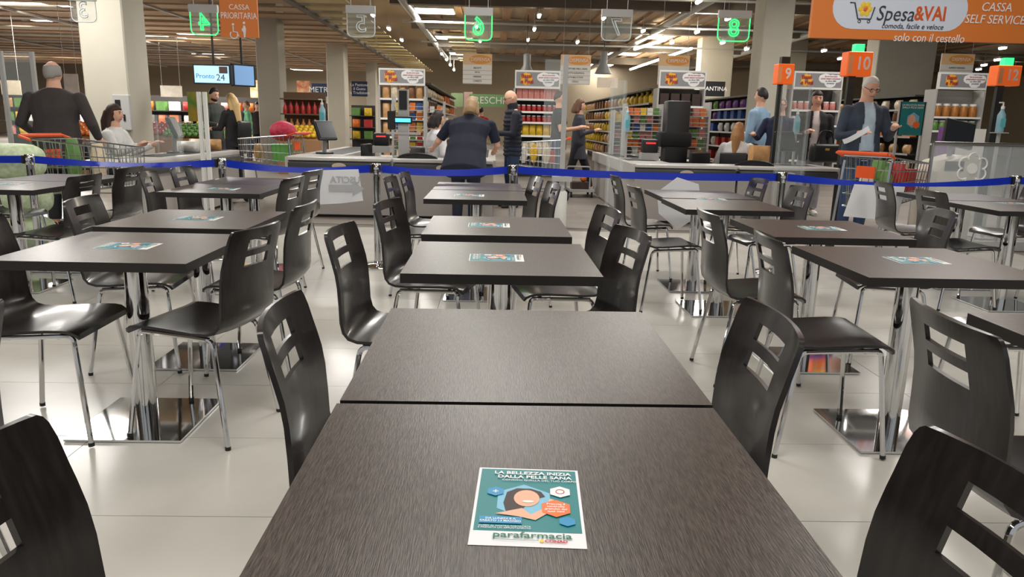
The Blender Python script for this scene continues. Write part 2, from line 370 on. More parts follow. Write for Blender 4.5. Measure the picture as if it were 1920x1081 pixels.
slatm=[mat('slat_wood_%d'%i,c,.7,noise=.08,nscale=3,stretch=(.4,6,1)) for i,c in enumerate([(176,146,116),(156,130,106),(190,164,134),(166,154,140)])]
ylw=mat('slat_lit_wood',(206,186,132),.6,noise=.06,nscale=3,stretch=(.4,6,1))  # yellow light falling on the slat ends is put into this wood colour
for i in range(28):
    y=9.0+i*1.12
    for k,(xa,xb) in enumerate(((-29,-17.1),(-17,-10.6),(-10.5,-4.55))):
        MB().bx(xa,xb,y,y+.5+.12*((i+k)%3),3.70+.03*(k%2),3.735+.03*(k%2)).build('ceiling_slat',slatm[(i*2+k)%4],ck)
    if y>13: MB().bx(-4.4,-3.25,y+.1,y+.55,3.74,3.77).build('ceiling_slat',ylw,ck)
MB().bx(-4.55,-4.4,9,40,3.68,3.86).build('slat_bearer',beamm,ck)
for x in (-8,-12,-17): MB().bx(x,x+.08,9,40,3.66,3.70).build('slat_bearer',lgrey,ck)
for i in range(9):
    y=24+i*1.3; MB().bx(-1.6,-.75,y,y+.55,3.9,3.93).build('ceiling_slat',ylw,ck)
def pillar(x0,x1,y,depth,n):
    a=PD(x0,230,y).x; b=PD(x1,230,y).x
    struct(MB().bx(a,b,y,y+depth,0,4.86).bevel(.02,1).build('pillar_%d'%n,beige))
pillar(164,247,12,.75,1); pillar(486,527,20,.7,2); pillar(615,648,26,.7,3); pillar(688,706,34,.6,4); pillar(1415,1470,17.5,.7,5); pillar(1305,1365,31,.7,6); pillar(1630,1738,21,.7,7); pillar(1445,1500,31.5,.7,8)
t=thing('junction_box','grey metal electrical cabinet with a dark window fixed to the wide pillar','cabinet',PD(231,212,11.98))
MB().bx(-.12,.14,-.06,.015,-.26,.28).bevel(.01,1).build('housing',lgrey,t); MB().bx(-.08,.0,-.068,-.06,-.05,.2).build('window',blackp,t); MB().bx(.03,.06,-.07,-.06,-.12,-.02).build('latch',blackp,t)
# skylight-like luminous panels
glow=mat('panel_glow',(255,252,240),.5,emit=6)
for (px,py,w) in ((816,21,1.25),(1322,20,1.35),(846,71,1.3),(1227,70,1.35),(1169,101,1.5),(1125,122,1.5),(868,101,1.4)):
    p=P(px,py,4.68)
    t=thing('ceiling_panel_light','white rectangular luminous ceiling panel over the sales floor','ceiling light',p,0,'rectangular luminous ceiling panels')
    MB().bx(-w/2,w/2,-.6,.6,0,.1).build('housing',lgrey,t); MB().bx(-w/2+.04,w/2-.04,-.56,.56,-.012,0).build('diffuser',glow,t); l=area('panel_lamp',(0,0,-.03),w-.1,1.1,230 if p.y<36 else 90); l.parent=t
for (px,py,w,d) in ((60,8,1.6,.5),(30,42,.7,.3),(80,40,.5,.25),(310,71,1.5,.5),(372,66,1.2,.5),(20,100,1.8,.5),(115,102,1.2,.4),(395,103,1.4,.4),(575,131,1.6,.5)):
    p=P(px,py,3.82)
    t=thing('ceiling_panel_light','white luminous panel between the wooden ceiling slats','ceiling light',p,0,'luminous panels between ceiling slats')
    MB().bx(-w/2,w/2,-d,d,.01,.06).build('housing',lgrey,t); MB().bx(-w/2+.03,w/2-.03,-d+.03,d-.03,0,.01).build('diffuser',glow,t); l=area('panel_lamp',(0,0,-.2),w-.1,2*d-.1,260); l.parent=t
spot=mat('lamp_glow',(255,244,220),.5,emit=40)
tl=MB().tube([(0,-.16,0),(0,.16,0)],.045,10).mesh('lens',spot,True); th=MB().bx(-.05,.05,-.18,.18,.03,.09).mesh('lamp_body',white); ts=MB().tube([(0,0,.08),(0,0,.5)],.012,6).mesh('stem',lgrey)
for px,py in ((699,28),(729,54),(753,75),(828,101),(837,112),(844,122),(851,131),(1011,30),(1002,55),(1132,34),(1083,79),(1206,58),(1307,60),(1260,80),(1365,35),(1355,80),(1421,58),(1310,3),(1440,2),(893,50),(900,77),(990,75),(1475,42),(1545,95),(1575,110),(1600,65),(1880,90),(1870,112),(1845,122),(1835,130),(1903,127),(1240,143),(1400,92)):
    p=P(px,py,4.25); p=p if p.y<40 else PD(px,py,40); t=thing('track_lamp','small glowing track lamp hung under the brown ceiling','lamp',p,0,'track lamps under the ceiling')
    link('lens',tl,t); link('lamp_body',th,t); link('stem',ts,t)
for i,(a,b) in enumerate((((1182,130),(1296,91)),((1190,92),(1248,74)))):
    A=P(*a,4.2); B=P(*b,4.2); o=MB().tube([A-A,B-A],.05,8).build('strip_lamp',spot,None,True,A); tag(o,'long glowing fluorescent strip lamp hung below the ceiling','lamp','fluorescent strip lamps')
# ================================================================== hanging signs
green_glow=mat('green_glow',(40,235,110),.4,emit=2.2); white_line=mat('etched_line',(215,222,222),.4)
acryl=mat('acrylic',(210,225,220),.08,alpha=.13); glass=mat('plexiglass',(225,235,235),.05,alpha=.12)
def number_sign(n,px0,px1,py0,py1,lit,y=10.6):
    a=PD(px0,py0,y); b=PD(px1,py1,y); w=b.x-a.x; h=a.z-b.z; cx=(a.x+b.x)/2; cz=(a.z+b.z)/2
    m=green_glow if lit else white_line
    t=thing('lane_number_sign',{'4':'green glowing mirrored 4 on acrylic beside the orange priority sign','6':'green glowing mirrored 6 on acrylic above the DISPENSA biscuit sign','8':'green glowing mirrored 8 on acrylic in front of the beige pillar','5':'unlit mirrored 5 hanging before the yellow-lit wooden slats','7':'unlit mirrored 7 hanging over the open aisle of yellow jars','3':'unlit white outlined mirrored 3 on acrylic in front of the widest pillar'}[n],'sign',(cx,y,cz))
    MB().bx(-w/2,w/2,-.006,.006,-h/2,h/2).build('acrylic_plate',acryl,t)
    r=.07; pts=[(-w/2,0,h/2-.08)]
    for k in range(5): pts.append((-w/2+r-r*math.cos(k*PI/8),0,-h/2+r-r*math.sin(k*PI/8)))
    for k in range(5): pts.append((w/2-r+r*math.sin(k*PI/8),0,-h/2+r-r*math.cos(k*PI/8)))
    pts.append((w/2,0,h/2-.08)); MB().tube(pts,.007,6).build('outline',m,t)
    MB().bx(-w/2-.01,w/2+.01,-.03,.03,h/2-.1,h/2).build('header_bar',lgrey,t)
    for s in (-1,1): MB().tube([(s*w*.35,0,h/2),(s*w*.35,0,4.8-cz)],.004,5).build('hanger',lgrey,t)
    cu=bpy.data.curves.new('n','FONT'); cu.body=n; cu.size=h*.78; cu.align_x='CENTER'; cu.align_y='CENTER'; cu.fill_mode='NONE'; cu.bevel_depth=.008; cu.bevel_resolution=1
    tmp=bpy.data.objects.new('n',cu); C.objects.link(tmp); me=bpy.data.meshes.new_from_object(tmp.evaluated_get(bpy.context.evaluated_depsgraph_get())); bpy.data.objects.remove(tmp)
    me.materials.clear(); me.materials.append(m); o=link('numeral',me,t,(0,-.012,-.04)); o.rotation_euler=FRONT; o.scale=(-1,1,1)
number_sign('4',355,410,8,66,1); number_sign('5',650,703,10,70,0); number_sign('6',872,922,14,76,1); number_sign('7',1130,1182,17,77,0); number_sign('8',1349,1403,19,78,1); number_sign('3',130,182,-14,42,0)
osign=mat('orange_sign',(222,124,48),.5)
def panel(name,label,cat,px0,py0,px1,py1,y,m,th=.03,group=None):
    a=PD(px0,py0,y); b=PD(px1,py1,y); t=thing(name,label,cat,((a.x+b.x)/2,y,(a.z+b.z)/2),0,group); w=b.x-a.x; h=a.z-b.z
    MB().bx(-w/2,w/2,0,th,-h/2,h/2).build('board',m,t); return t,w,h
def hang(t,w,h,z,top=4.8):
    for s in (-1,1): MB().tube([(s*w*.42,.015,h/2),(s*w*.42,.015,top-z)],.005,5).build('hanger',lgrey,t)
t,w,h=panel('priority_sign','orange hanging sign reading CASSA PRIORITARIA with wheelchair and pregnant figures','sign',409,-28,485,71,9.6,osign)
hang(t,w,h,t.location.z); text('lettering','CASSA',.085,whitep,t,(.01,-.004,.05),FRONT); text('lettering','PRIORITARIA',.105,whitep,t,(.0,-.004,-.05),FRONT,sx=.72)
b=MB(); b.tube([(-.07+.045*math.cos(a),-.006,-.27+.045*math.sin(a)) for a in [PI*.75+i*PI*1.35/10 for i in range(11)]],.007,5); b.tube([(-.075,-.006,-.17),(-.075,-.006,-.235),(-.03,-.006,-.24),(-.01,-.006,-.29)],.008,5); b.blob((-.075,-.006,-.15),(.017,.006,.017),1); b.build('wheelchair_symbol',whitep,t)
b=MB(); b.blob((.06,-.006,-.13),(.018,.006,.018),1); b.tube([(.06,-.006,-.16),(.062,-.006,-.2),(.06,-.006,-.3)],[.012,.022,.01],6); b.blob((.045,-.006,-.21),(.02,.008,.025),1); b.build('pregnant_symbol',whitep,t)
t,w,h=panel('self_service_sign','wide orange hanging banner with a cart logo reading Spesa and VAI','sign',1534,-75,2035,84,8.2,osign,.06)
hang(t,w,h,t.location.z)
def PDl(px,py,y,t): p=PD(px,py,y); return Vector((p.x-t.location.x,-.004,p.z-t.location.z))
a=PDl(1566,-30,8.2,t); b_=PDl(1808,60,8.2,t); r=(a.z-b_.z)/2; pts=[]
for k in range(13): pts.append((a.x+r-r*math.sin(k*PI/12),-.004,a.z-r+r*math.cos(k*PI/12)))
for k in range(13): pts.append((b_.x-r+r*math.sin(k*PI/12),-.004,b_.z+r-r*math.cos(k*PI/12)))
MB().poly(pts,(0,.004,0)).build('white_pill',mat('pale_print',(214,222,236),.5),t)
dk=mat('dark_print',(58,60,66),.5); otx=mat('orange_lettering',(214,92,30),.5)
c=PDl(1678,27,8.2,t); text('lettering','Spesa',.215,dk,t,(c.x,-.008,c.z),FRONT,sx=.85,shear=.2)
c=PDl(1744,27,8.2,t); text('lettering','&VAI',.20,otx,t,(c.x,-.008,c.z),FRONT,sx=.8,bold=.004)
c=PDl(1710,50,8.2,t); text('lettering','comoda, facile e veloce',.075,dk,t,(c.x,-.008,c.z),FRONT,sx=.95,shear=.2)
c=PDl(1866,26,8.2,t); text('lettering','CASSA\nSELF SERVICE',.125,whitep,t,(c.x,-.008,c.z),FRONT,sx=.9,shear=.15)
c=PDl(1741,72,8.2,t); text('lettering','solo con il cestello',.12,whitep,t,(c.x,-.008,c.z),FRONT,sx=.85,shear=.15)
c=PDl(1622,17,8.2,t); b=MB()
for k in range(6): b.blob((c.x+.05*math.cos(k*PI/3),-.006,c.z+.05*math.sin(k*PI/3)),(.032,.006,.032),1)
b.build('flower_petals',yellowp,t); b=MB(); b.blob((c.x,-.012,c.z),(.025,.006,.025),1); b.build('flower_heart',orange,t)
b=MB(); b.tube([(c.x-.17,-.008,c.z+.06),(c.x-.12,-.008,c.z+.06),(c.x-.07,-.008,c.z-.1),(c.x+.07,-.008,c.z-.1),(c.x+.1,-.008,c.z+.02)],.007,5)
for s in (-1,1): b.tube([(c.x+s*.05+.015*math.cos(k*PI/4),-.008,c.z-.125+.015*math.sin(k*PI/4)) for k in range(9)],.004,4)
b.build('cart_outline',dk,t)
for n,x0,x1,y0,y1,lampon in (('9',1461,1487,119,158,0),('10',1592,1633,96,143,1),('12',1874,1912,122,161,1)):
    Y=10.8 if n=='9' else 10.0; a=PD(x0,y0,Y); b_=PD(x1,y1,Y); cx=(a.x+b_.x)/2; w=b_.x-a.x; h=a.z-b_.z
    t=thing('lane_beacon',{'9':'orange lane box numbered 9 on a dark post without a lit beacon','10':'orange lane box numbered 10 with green beacon above the man in a blazer','12':'orange lane box numbered 12 with green beacon beside the self checkout'}[n],'sign',(cx,Y,0)); zc=(a.z+b_.z)/2
    MB().bx(-w/2,w/2,0,.2,zc-h/2,zc+h/2).bevel(.008,1).build('light_box',mat('orange_glow',(240,104,30),.4,emit=.3),t)
    text('numeral',n,h*.75,whitep,t,(w*.12,-.004,zc),FRONT,sx=.85,bold=.004)
    MB().bx(-w*.46,-w*.28,-.004,0,zc-h*.4,zc+h*.35).build('side_tag',mat('pale_orange',(246,170,120),.5),t)
    MB().bx(-w*.3,-w*.02,.06,.12,0,zc-h/2).build('post',mat('dark_post',(40,44,42),.5),t)
    MB().bx(-.06,.06,.05,.15,zc+h/2,zc+h/2+.1).build('beacon_lamp',green_glow if lampon else blackp,t)
disp=mat('dispensa_orange',(236,160,70),.5); dispt=mat('pale_panel',(236,232,222),.5); dline=mat('grey_print',(150,150,148),.6)
for x0,x1,y0,y1,rows in ((868,922,100,158,('BISCOTTI','FETTE','MERENDE','CORNETTI')),(1052,1106,102,159,('CONFETTURE, MIELE, CREME','FRUTTA SCIROPPATA','FETTE BISCOTTATE','CEREALI')),(1236,1290,103,160,('','','','')),(1420,1470,103,159,('FARINA','CONDIMENTI','ALIMENTI','')),(1767,1820,100,158,('ALIMENTI INFANZIA','','',''))):
    t,w,h=panel('category_sign','hanging DISPENSA sign '+{868:'listing BISCOTTI first',1052:'listing CONFETTURE first',1236:'with blank rows behind the coffee shelf header',1420:'listing FARINA first',1767:'listing ALIMENTI INFANZIA first'}[x0],'sign',x0,y0,x1,y1,19,dispt,.03,'hanging DISPENSA category signs'); hang(t,w,h,t.location.z)
    MB().poly([(-w/2,-.003,h*.14),(w/2,-.003,h*.14),(w/2,-.003,h/2),(-w/2,-.003,h/2)],(0,.003,0)).build('orange_band',mat('pale_orange_band',(240,200,150),.5),t)
    MB().poly([(w*.1+w*.38*math.cos(k*PI/10),-.006,h*.31+h*.15*math.sin(k*PI/10)) for k in range(20)],(0,.003,0)).build('orange_oval',disp,t)
    text('lettering','DISPENSA',.115,whitep,t,(w*.1,-.009,h*.31),FRONT,sx=.95)
    for k,s in enumerate(rows):
        z=h*.03-k*h*.145
        MB().bx(-w/2,w/2,-.004,-.001,z-h*.085,z-h*.075).build('rule_line',dline,t)
        if s: text('lettering',s,.06,dk,t,(0,-.006,z-h*.0),FRONT,sx=.75)
# television screens
scr=mat('screen_glow',(168,208,236),.4,emit=.9)
t=thing('television','hanging flat screen showing a light blue advert above the produce','television',PD(400,139,13)); 
a=PD(361,120,13)-t.location; b_=PD(435,159,13)-t.location
MB().bx(a.x,b_.x,0,.07,b_.z,a.z).build('casing',blackp,t); MB().bx(a.x+.02,b_.x-.04,-.004,0,b_.z+.025,a.z-.02).build('screen',scr,t)
MB().bx(b_.x-.2,b_.x-.06,-.007,-.004,a.z-.14,a.z-.03).build('screen_picture',mat('screen_dark',(90,70,66),.5),t); text('screen_text','Pronto',.11,mat('screen_blue',(60,130,200),.5,emit=.4),t,(a.x+.2,-.008,b_.z+.13),FRONT); text('screen_text','24',.15,mat('screen_grey',(90,100,110),.5),t,(.12,-.008,b_.z+.11),FRONT)
MB().tube([(0,.04,0),(0,.04,3.6-t.location.z)],.02,6).build('mount',blackp,t)
t=thing('television','hanging flat screen turned sideways beside the larger screen','television',PD(457,141,13.25),math.radians(48)); MB().bx(-.2,.22,0,.07,-.19,.18).build('casing',blackp,t); MB().bx(-.17,.19,-.004,0,-.165,.155).build('screen',mat('screen_glow_dim',(120,160,205),.4,emit=.5),t)
MB().tube([(0,.04,.1),(0,.04,3.6-t.location.z)],.02,6).build('mount',blackp,t)
# ================================================================== gondolas, end caps, products
shelf_d=mat('shelf_dark',(52,50,48),.5); shelf_l=mat('shelf_light',(176,174,170),.45)
def pm(n,c): return mat('product_'+n,c,.4,noise=.12,nscale=14)
cols={'bread':(196,150,98),'cream':(222,206,176),'pink':(206,130,120),'red':(178,44,40),'yellow':(224,184,50),'brown':(126,84,54),'green':(96,140,70),'blue':(52,84,150),'purple':(110,60,130),'orange':(226,120,50),'white':(224,222,216),'amber':(172,110,46),'dark':(60,44,40)}
def bagm(c,w,h,d):
    b=MB(); rows=[]
    for i in range(6):
        v=i/5; th=d/2*math.sin(PI*min(max(v,.06),.94))**.5
        rows.append((v*h,th))
    n=8; prev=None
    for z,th in rows:
        rg=[b.bm.verts.new((w/2*math.cos(2*PI*k/n)*(1 if abs(z-h/2)<h*.45 else .97),th*math.sin(2*PI*k/n),z)) for k in range(n)]
        if prev:
            for k in range(n): b.bm.faces.new((prev[k],prev[(k+1)%n],rg[(k+1)%n],rg[k]))
        else: b.bm.faces.new(rg[::-1])
        prev=rg
    b.bm.faces.new(prev); return b.mesh('bag',pm(c,cols[c]),True)
def boxm(c,w,h,d): return MB().bx(-w/2,w/2,-d/2,d/2,0,h).mesh('carton',pm(c,cols[c]))
def jarm(c,w,h): return MB().lathe([(w*.46,0),(w*.5,h*.06),(w*.5,h*.72),(w*.4,h*.82),(w*.4,h*.84)],10).mesh('jar_body',pm(c,cols[c]),True)
def lidm(w,h): return MB().lathe([(w*.43,h*.84),(w*.43,h),(w*.3,h)],10).mesh('lid',white,True)
def bottlem(c,w,h): return MB().lathe([(w*.46,0),(w*.5,h*.05),(w*.5,h*.6),(w*.18,h*.8),(w*.18,h*.93),(w*.22,h*.93),(w*.22,h)],10).mesh('bottle_body',pm(c,cols[c]),True)
PM={}
def product(kind,c,w,h,d,loc,label,group,rz=0):
    k=(kind,c,w,h,d)
    if k not in PM: PM[k]={'bag':lambda:bagm(c,w,h,d),'box':lambda:boxm(c,w,h,d),'jar':lambda:jarm(c,w,h),'bottle':lambda:bottlem(c,w,h)}[kind]()
    nm={'bag':'food_bag','box':'carton','jar':'jar','bottle':'bottle'}[kind]
    o=link(nm,PM[k],None,loc); o.rotation_euler=(0,0,rz); tag(o,label,nm.replace('food_bag','bag'),group)
    if kind=='jar':
        kk=('lid',w,h); PM.setdefault(kk,lidm(w,h) if kk not in PM else PM[kk]); link('lid',PM[kk],o)
    return o
hdr=mat('header_grey',(142,142,144),.5); petal=mat('header_yellow',(240,178,50),.5); hred=mat('header_red',(176,30,44),.5)
YC=17.5; caps=[]
def endcap(px0,px1,py0,py1,lev,label,light):
    a=PD(px0,py0,YC); b_=PD(px1,py1,YC); w=b_.x-a.x; cx=(a.x+b_.x)/2; zt=a.z; zb=b_.z; m=shelf_l if light else shelf_d
    t=thing('shelf_end_cap',label,'shelf',(cx,YC,0))
    MB().bx(-w/2,w/2,.42,.46,0,zb).build('back_panel',m,t)
    for s in (-1,1): MB().bx(s*w/2-.02,s*w/2+.02,0,.46,0,zb).build('side_panel',shelf_l,t)
    for z in lev: MB().bx(-w/2+.02,w/2-.02,0,.42,z-.03,z).build('shelf_board',m,t); MB().bx(-w/2+.02,w/2-.02,-.012,0,z-.04,z+.005).build('price_rail',white,t)
    h=MB().bx(-w/2,w/2,-.02,.06,zb,zt).build('header_board',white,t); hh=zt-zb
    MB().bx(-w/2+.03,w/2-.03,-.025,-.02,zb+.05,zt-.04).build('header_panel',hdr,h)
    b=MB()
    for k in range(7): b.blob((-w*.25+.09*math.cos(k*2*PI/7),-.028,zb+hh*.52+.09*math.sin(k*2*PI/7)),(.06,.006,.06),1)
    b.build('flower_print',petal,h); text('lettering','Bassi\n e Fissi',.12,hred,h,(-w*.25,-.04,zb+hh*.52),FRONT,bold=.003)
    b=MB(); 
    for dx,dz,rx,rz in ((.13,.62,.16,.11),(.27,.6,.15,.1),(.38,.62,.1,.09),(.24,.4,.14,.12)): b.blob((w*dx,-.028,zb+hh*dz),(rx,.006,rz),2)
    b.build('cloud_print',whitep,h); text('lettering','da noi trovi tanti\nprezzi sempre convenienti',.05,hred,h,(w*.24,-.04,zb+hh*.68),FRONT,sx=.85); text('lettering','su oltre 500\nprodotti',.05,dk,h,(w*.24,-.04,zb+hh*.42),FRONT)
    caps.append((cx,w)); return cx,w
def fill(cx,w,z,kind,c,pw,ph,pd,label,group,dy=.14,n=None):
    n=n or int((w-.08)/(pw*1.04)); st=(w-.08)/n
    for i in range(n): product(kind,c if isinstance(c,str) else c[i%len(c)],pw,ph,pd,(cx-w/2+.04+st*(i+.5),YC+dy,z),label,group)
cx,w=endcap(710,797,127,161,(.45,.88,1.30,1.74),'light end shelf of bread bags under a grey header with a flower logo',True)
for z in (.45,.88,1.30,1.74): fill(cx,w,z,'bag',('bread','cream','bread','brown'),.17,.33,.16,'plastic bag of bread on the light end shelf','bread bags on the end shelf')
cx,w=endcap(966,1050,131,167,(.55,.98,1.28,1.52,1.80),'dark end shelf of pink boxes and jars under a grey header',False)
fill(cx,w,1.80,'box','pink',.125,.24,.12,'pink carton on the top row of the dark end shelf','pink cartons'); fill(cx,w,1.52,'jar','red',.11,.15,.11,'red jar with white lid on the dark end shelf','red jars'); fill(cx,w,1.28,'jar','red',.11,.15,.11,'red jar with white lid on the dark end shelf','red jars'); fill(cx,w,.98,'bag','yellow',.15,.24,.12,'yellow bag on the lower row of the dark end shelf','yellow bags'); fill(cx,w,.55,'bag','cream',.15,.28,.12,'cream bag on the bottom row of the dark end shelf','cream bags')
cx,w=endcap(1237,1322,131,167,(.5,.95,1.35,1.72),'end shelf of dark coffee cartons under a grey header',False)
fill(cx,w,1.72,'box','dark',.2,.28,.15,'dark brown carton on the coffee end shelf','coffee cartons'); fill(cx,w,1.35,'box','brown',.16,.26,.15,'brown carton on the coffee end shelf','brown coffee cartons')
cx,w=endcap(1490,1578,133,169,(.55,1.0,1.36,1.70),'end shelf of pink and white tubs under a grey header',False)
fill(cx,w,1.70,'jar','pink',.14,.2,.14,'pink tub with white lid on an end shelf','pink tubs'); fill(cx,w,1.36,'jar','white',.14,.2,.14,'white tub on an end shelf','white tubs'); fill(cx,w,1.0,'jar','pink',.14,.2,.14,'pink tub with white lid on an end shelf','pink tubs')
cx,w=endcap(1762,1848,135,169,(.5,1.0,1.30,1.62),'end shelf of brown jars under a grey header',True)
fill(cx,w,1.62,'jar','amber',.18,.3,.18,'large brown jar on the end shelf','large brown jars'); fill(cx,w,1.30,'jar','green',.17,.24,.17,'olive green jar on the end shelf','olive jars')
def gondola(x,y0,y1,face,levels,kinds,label,n=22):
    t=thing('gondola_shelf',label,'shelf',(x,y0,0)); s=face; L=y1-y0
    MB().bx(-s*.45-.02,-s*.45+.02,0,L,0,2.1).build('back_panel',shelf_d,t)
    for z in levels: MB().bx(-s*.44,0,0,L,z-.03,z).build('shelf_board',shelf_d,t); MB().bx(0,s*.012,0,L,z-.04,z+.005).build('price_rail',shelf_l,t)
    for k in range(5): MB().bx(-s*.46,-s*.40,L*k/4-.02,L*k/4+.02,0,2.1).build('upright',shelf_d,t)
    MB().bx(-s*.47,.0,0,L,2.1,2.14).build('top_board',shelf_d,t)
    st=L/n
    for q,z in enumerate(levels):
        for i in range(n):
            kd,c,pw,ph,pd=kinds[(q+i//4)%len(kinds)]
            product(kd,c,pw,ph,pd,(x-s*.16,y0+st*(i+.5),z),'%s %s on a long aisle shelf'%(c,{'bag':'food bag','box':'carton','jar':'jar','bottle':'bottle'}[kd]),'%s %s items on the long aisle shelves'%(c,kd),PI/2)
KA=[('bag','yellow',.3,.26,.2),('jar','amber',.22,.26,.2),('box','brown',.3,.27,.2),('bag','bread',.32,.28,.2),('bottle','yellow',.2,.3,.2)]
KB=[('bag','purple',.3,.24,.2),('bag','green',.32,.26,.2),('box','red',.3,.25,.2),('bag','white',.3,.26,.2),('box','blue',.3,.25,.2)]
KC=[('bag','cream',.32,.24,.2),('bag','bread',.3,.22,.2),('box','orange',.3,.24,.2),('jar','brown',.24,.26,.2)]
gondola(caps[2][0]-.58,18.3,33,-1,(.3,.68,1.06,1.44,1.8),KA,'long dark gondola of yellow jars and packets beside the open aisle')
gondola(caps[3][0]-.62,18.3,30,-1,(.3,.72,1.14,1.5,1.8),KB,'long dark gondola of colourful packets behind the cashier screens',18)
gondola(caps[4][0]-.62,18.3,30,-1,(.3,.72,1.14,1.5,1.8),KC,'long dark gondola of beige packets behind the orange lane ten box',18)
gondola(caps[0][0]+.6,18.3,30,1,(.3,.72,1.14,1.5,1.8),KC,'long dark gondola behind the bread end shelf',16)
# ================================================================== checkout counters
ctr=mat('counter_panel',(168,163,158),.45); ctr_top=mat('counter_top',(196,194,190),.3); bump=mat('counter_bumper',(62,64,66),.4); belt=mat('conveyor_belt',(30,30,32),.6)
def checkout(name_label,xl,xr,yf,yb,split,dr=None,pe=None):
    t=thing('checkout_counter',name_label,'checkout',((xl+xr)/2,yf,0)); c=(xl+xr)/2; a=xl-c; b=xr-c; s=split-c; D=yb-yf
    for x0,x1 in ((a,s-.015),(s+.015,b)):
        MB().bx(x0,(pe-c) if pe and x1==b else x1,0,.05,.04,.60).build('front_panel',ctr,t)
        w=MB().bx(x0,x1,-.05,.06,.61,.72).bevel(.03,3).build('bumper',bump,t,True)
        MB().bx(x0,x1,-.045,.07,.725,.77).bevel(.015,2).build('bumper_rim',ctr_top,t,True)
        MB().poly([((x0+x1)/2+.09*math.cos(k*PI/8),-.052,.665+.04*math.sin(k*PI/8)) for k in range(16)],(0,.004,0)).build('badge',mat('badge_cream',(200,186,160),.5),w)
    MB().bx(a,b,.07,.6,.70,.765).build('end_top',ctr_top,t)
    MB().bx(a+.02,(pe-c if pe else b)-.02,.06,.1,0,.04).build('plinth',blackp,t)
    for x0,x1,so in ((a,a+.58,a),(b-.58,b,b-.04)):
        D=(yb-yf) if so<0 or not dr else dr
        MB().bx(x0,x1,.6,D,.70,.765).build('lane_top',ctr_top,t); MB().bx(x0+.08,x1-.08,min(1.0,D*.5),D-.1,.76,.767).build('conveyor_belt',belt,t)
        sp_=so if so<0 or not pe else pe-c-.04
        MB().bx(sp_,sp_+.04,.05,D,.04,.70).build('side_panel',ctr,t); e=-.02 if so<0 else .05
        MB().bx(so+e-.02,so+e+.02,.0,D,.62,.77).build('side_bumper',ctr_top,t)
        if so<0 or not pe: MB().bx(x0+.1,x1-.1,D-.06,D,.0,.7).build('end_panel',ctr,t)
    MB().tube([(s+.3+.26*math.cos(k*PI/12),.25,.755+.075*math.sin(k*PI/12)) for k in range(13)],.012,6).build('packing_rail',blackp,t)
    MB().poly([(s+.3+.26*math.cos(k*PI/12),.26,.755+.07*math.sin(k*PI/12)) for k in range(13)],(0,.02,0)).build('packing_guard',blackp,t)
    return t
XL=PD(540,300,9.6).x; XR=PD(925,300,9.6).x; XS=PD(735,300,9.6).x
checkout('grey double checkout with black bumper behind the navy dressed woman',XL,XR,9.6,13.6,XS)
XL2=PD(1192,300,9.6).x; XR2=PD(1573,305,9.6).x; XS2=PD(1385,300,9.6).x
checkout('grey double checkout with black bumper in front of the blonde cashier',XL2,XR2,9.6,13.6,XS2,.95,PD(1492,330,9.6).x)
# lane counter seen along its length, with the seated dark haired cashier behind it
t=thing('checkout_counter','long grey checkout counter with silver rail in front of the dark haired cashier','checkout',(-3.8,7.9,0))
MB().bx(-.22,0,0,3.3,.04,.6).build('body',ctr,t); MB().bx(-.52,.03,-.05,3.3,.70,.77).bevel(.015,2).build('counter_top',ctr_top,t,True); MB().bx(.0,.05,-.03,3.3,.60,.70).bevel(.02,2).build('bumper',bump,t,True); MB().bx(-.44,-.08,.9,3.2,.765,.772).build('conveyor_belt',belt,t); MB().bx(-.5,0,.0,.05,0,.05).build('plinth',blackp,t)
def on(px,py,y): p=PD(px,py,y); return p
# ---- till equipment
scrn=mat('till_screen',(40,46,52),.2); cyan=mat('display_glow',(90,200,230),.4,emit=1.2); redl=mat('red_glow',(230,40,40),.4,emit=1.5)
def till(px,y,z0,rz,label):
    p=PD(px,260,y); t=thing('till_monitor',label,'monitor',(p.x,y,z0),rz)
    MB().bx(-.1,.1,-.08,.08,0,.02).bevel(.006,1).build('foot',blackp,t); MB().tube([(0,0,.02),(0,.0,.22)],.025,8).build('stand',greyp,t,True)
    R=Matrix.Rotation(math.radians(-22),3,'X'); MB().box((0,-.02,.32),(.36,.045,.28),R).bevel(.008,1).build('casing',blackp,t); MB().box((0,-.0445,.33),(.32,.006,.23),R).build('screen',scrn,t)
till(608,10.6,.768,math.radians(60),'black till monitor seen from the side on the double checkout by lane five'); till(1472,10.2,.768,math.radians(30),'black till monitor beside the man with glasses'); till(326,9.8,.773,math.radians(100),'black till screen in front of the dark haired cashier')
def pole_display(px,y,label):
    p=PD(px,260,y); t=thing('customer_display',label,'display',(p.x,y,.768)); MB().bx(-.13,.13,-.1,.1,0,.02).build('foot',lgrey,t); MB().bx(-.07,.07,-.03,.03,.02,.88).build('tower',lgrey,t)
    d=MB().bx(-.12,.12,-.07,-.03,.44,.53).build('display_head',blackp,t); MB().bx(-.1,.1,-.074,-.07,.46,.51).build('display_glass',cyan,d); MB().bx(-.05,.05,-.05,-.03,.62,.86).build('card_reader',blackp,t); MB().bx(-.2,-.1,-.09,-.02,.36,.6).bevel(.01,1).build('scanner',blackp,t); MB().bx(-.22,.22,-.05,.05,.3,.33).build('tray',lgrey,t)
pole_display(757,10.02,'grey customer display tower with a blue lit readout'); pole_display(1090+0,30,'x') if 0 else None
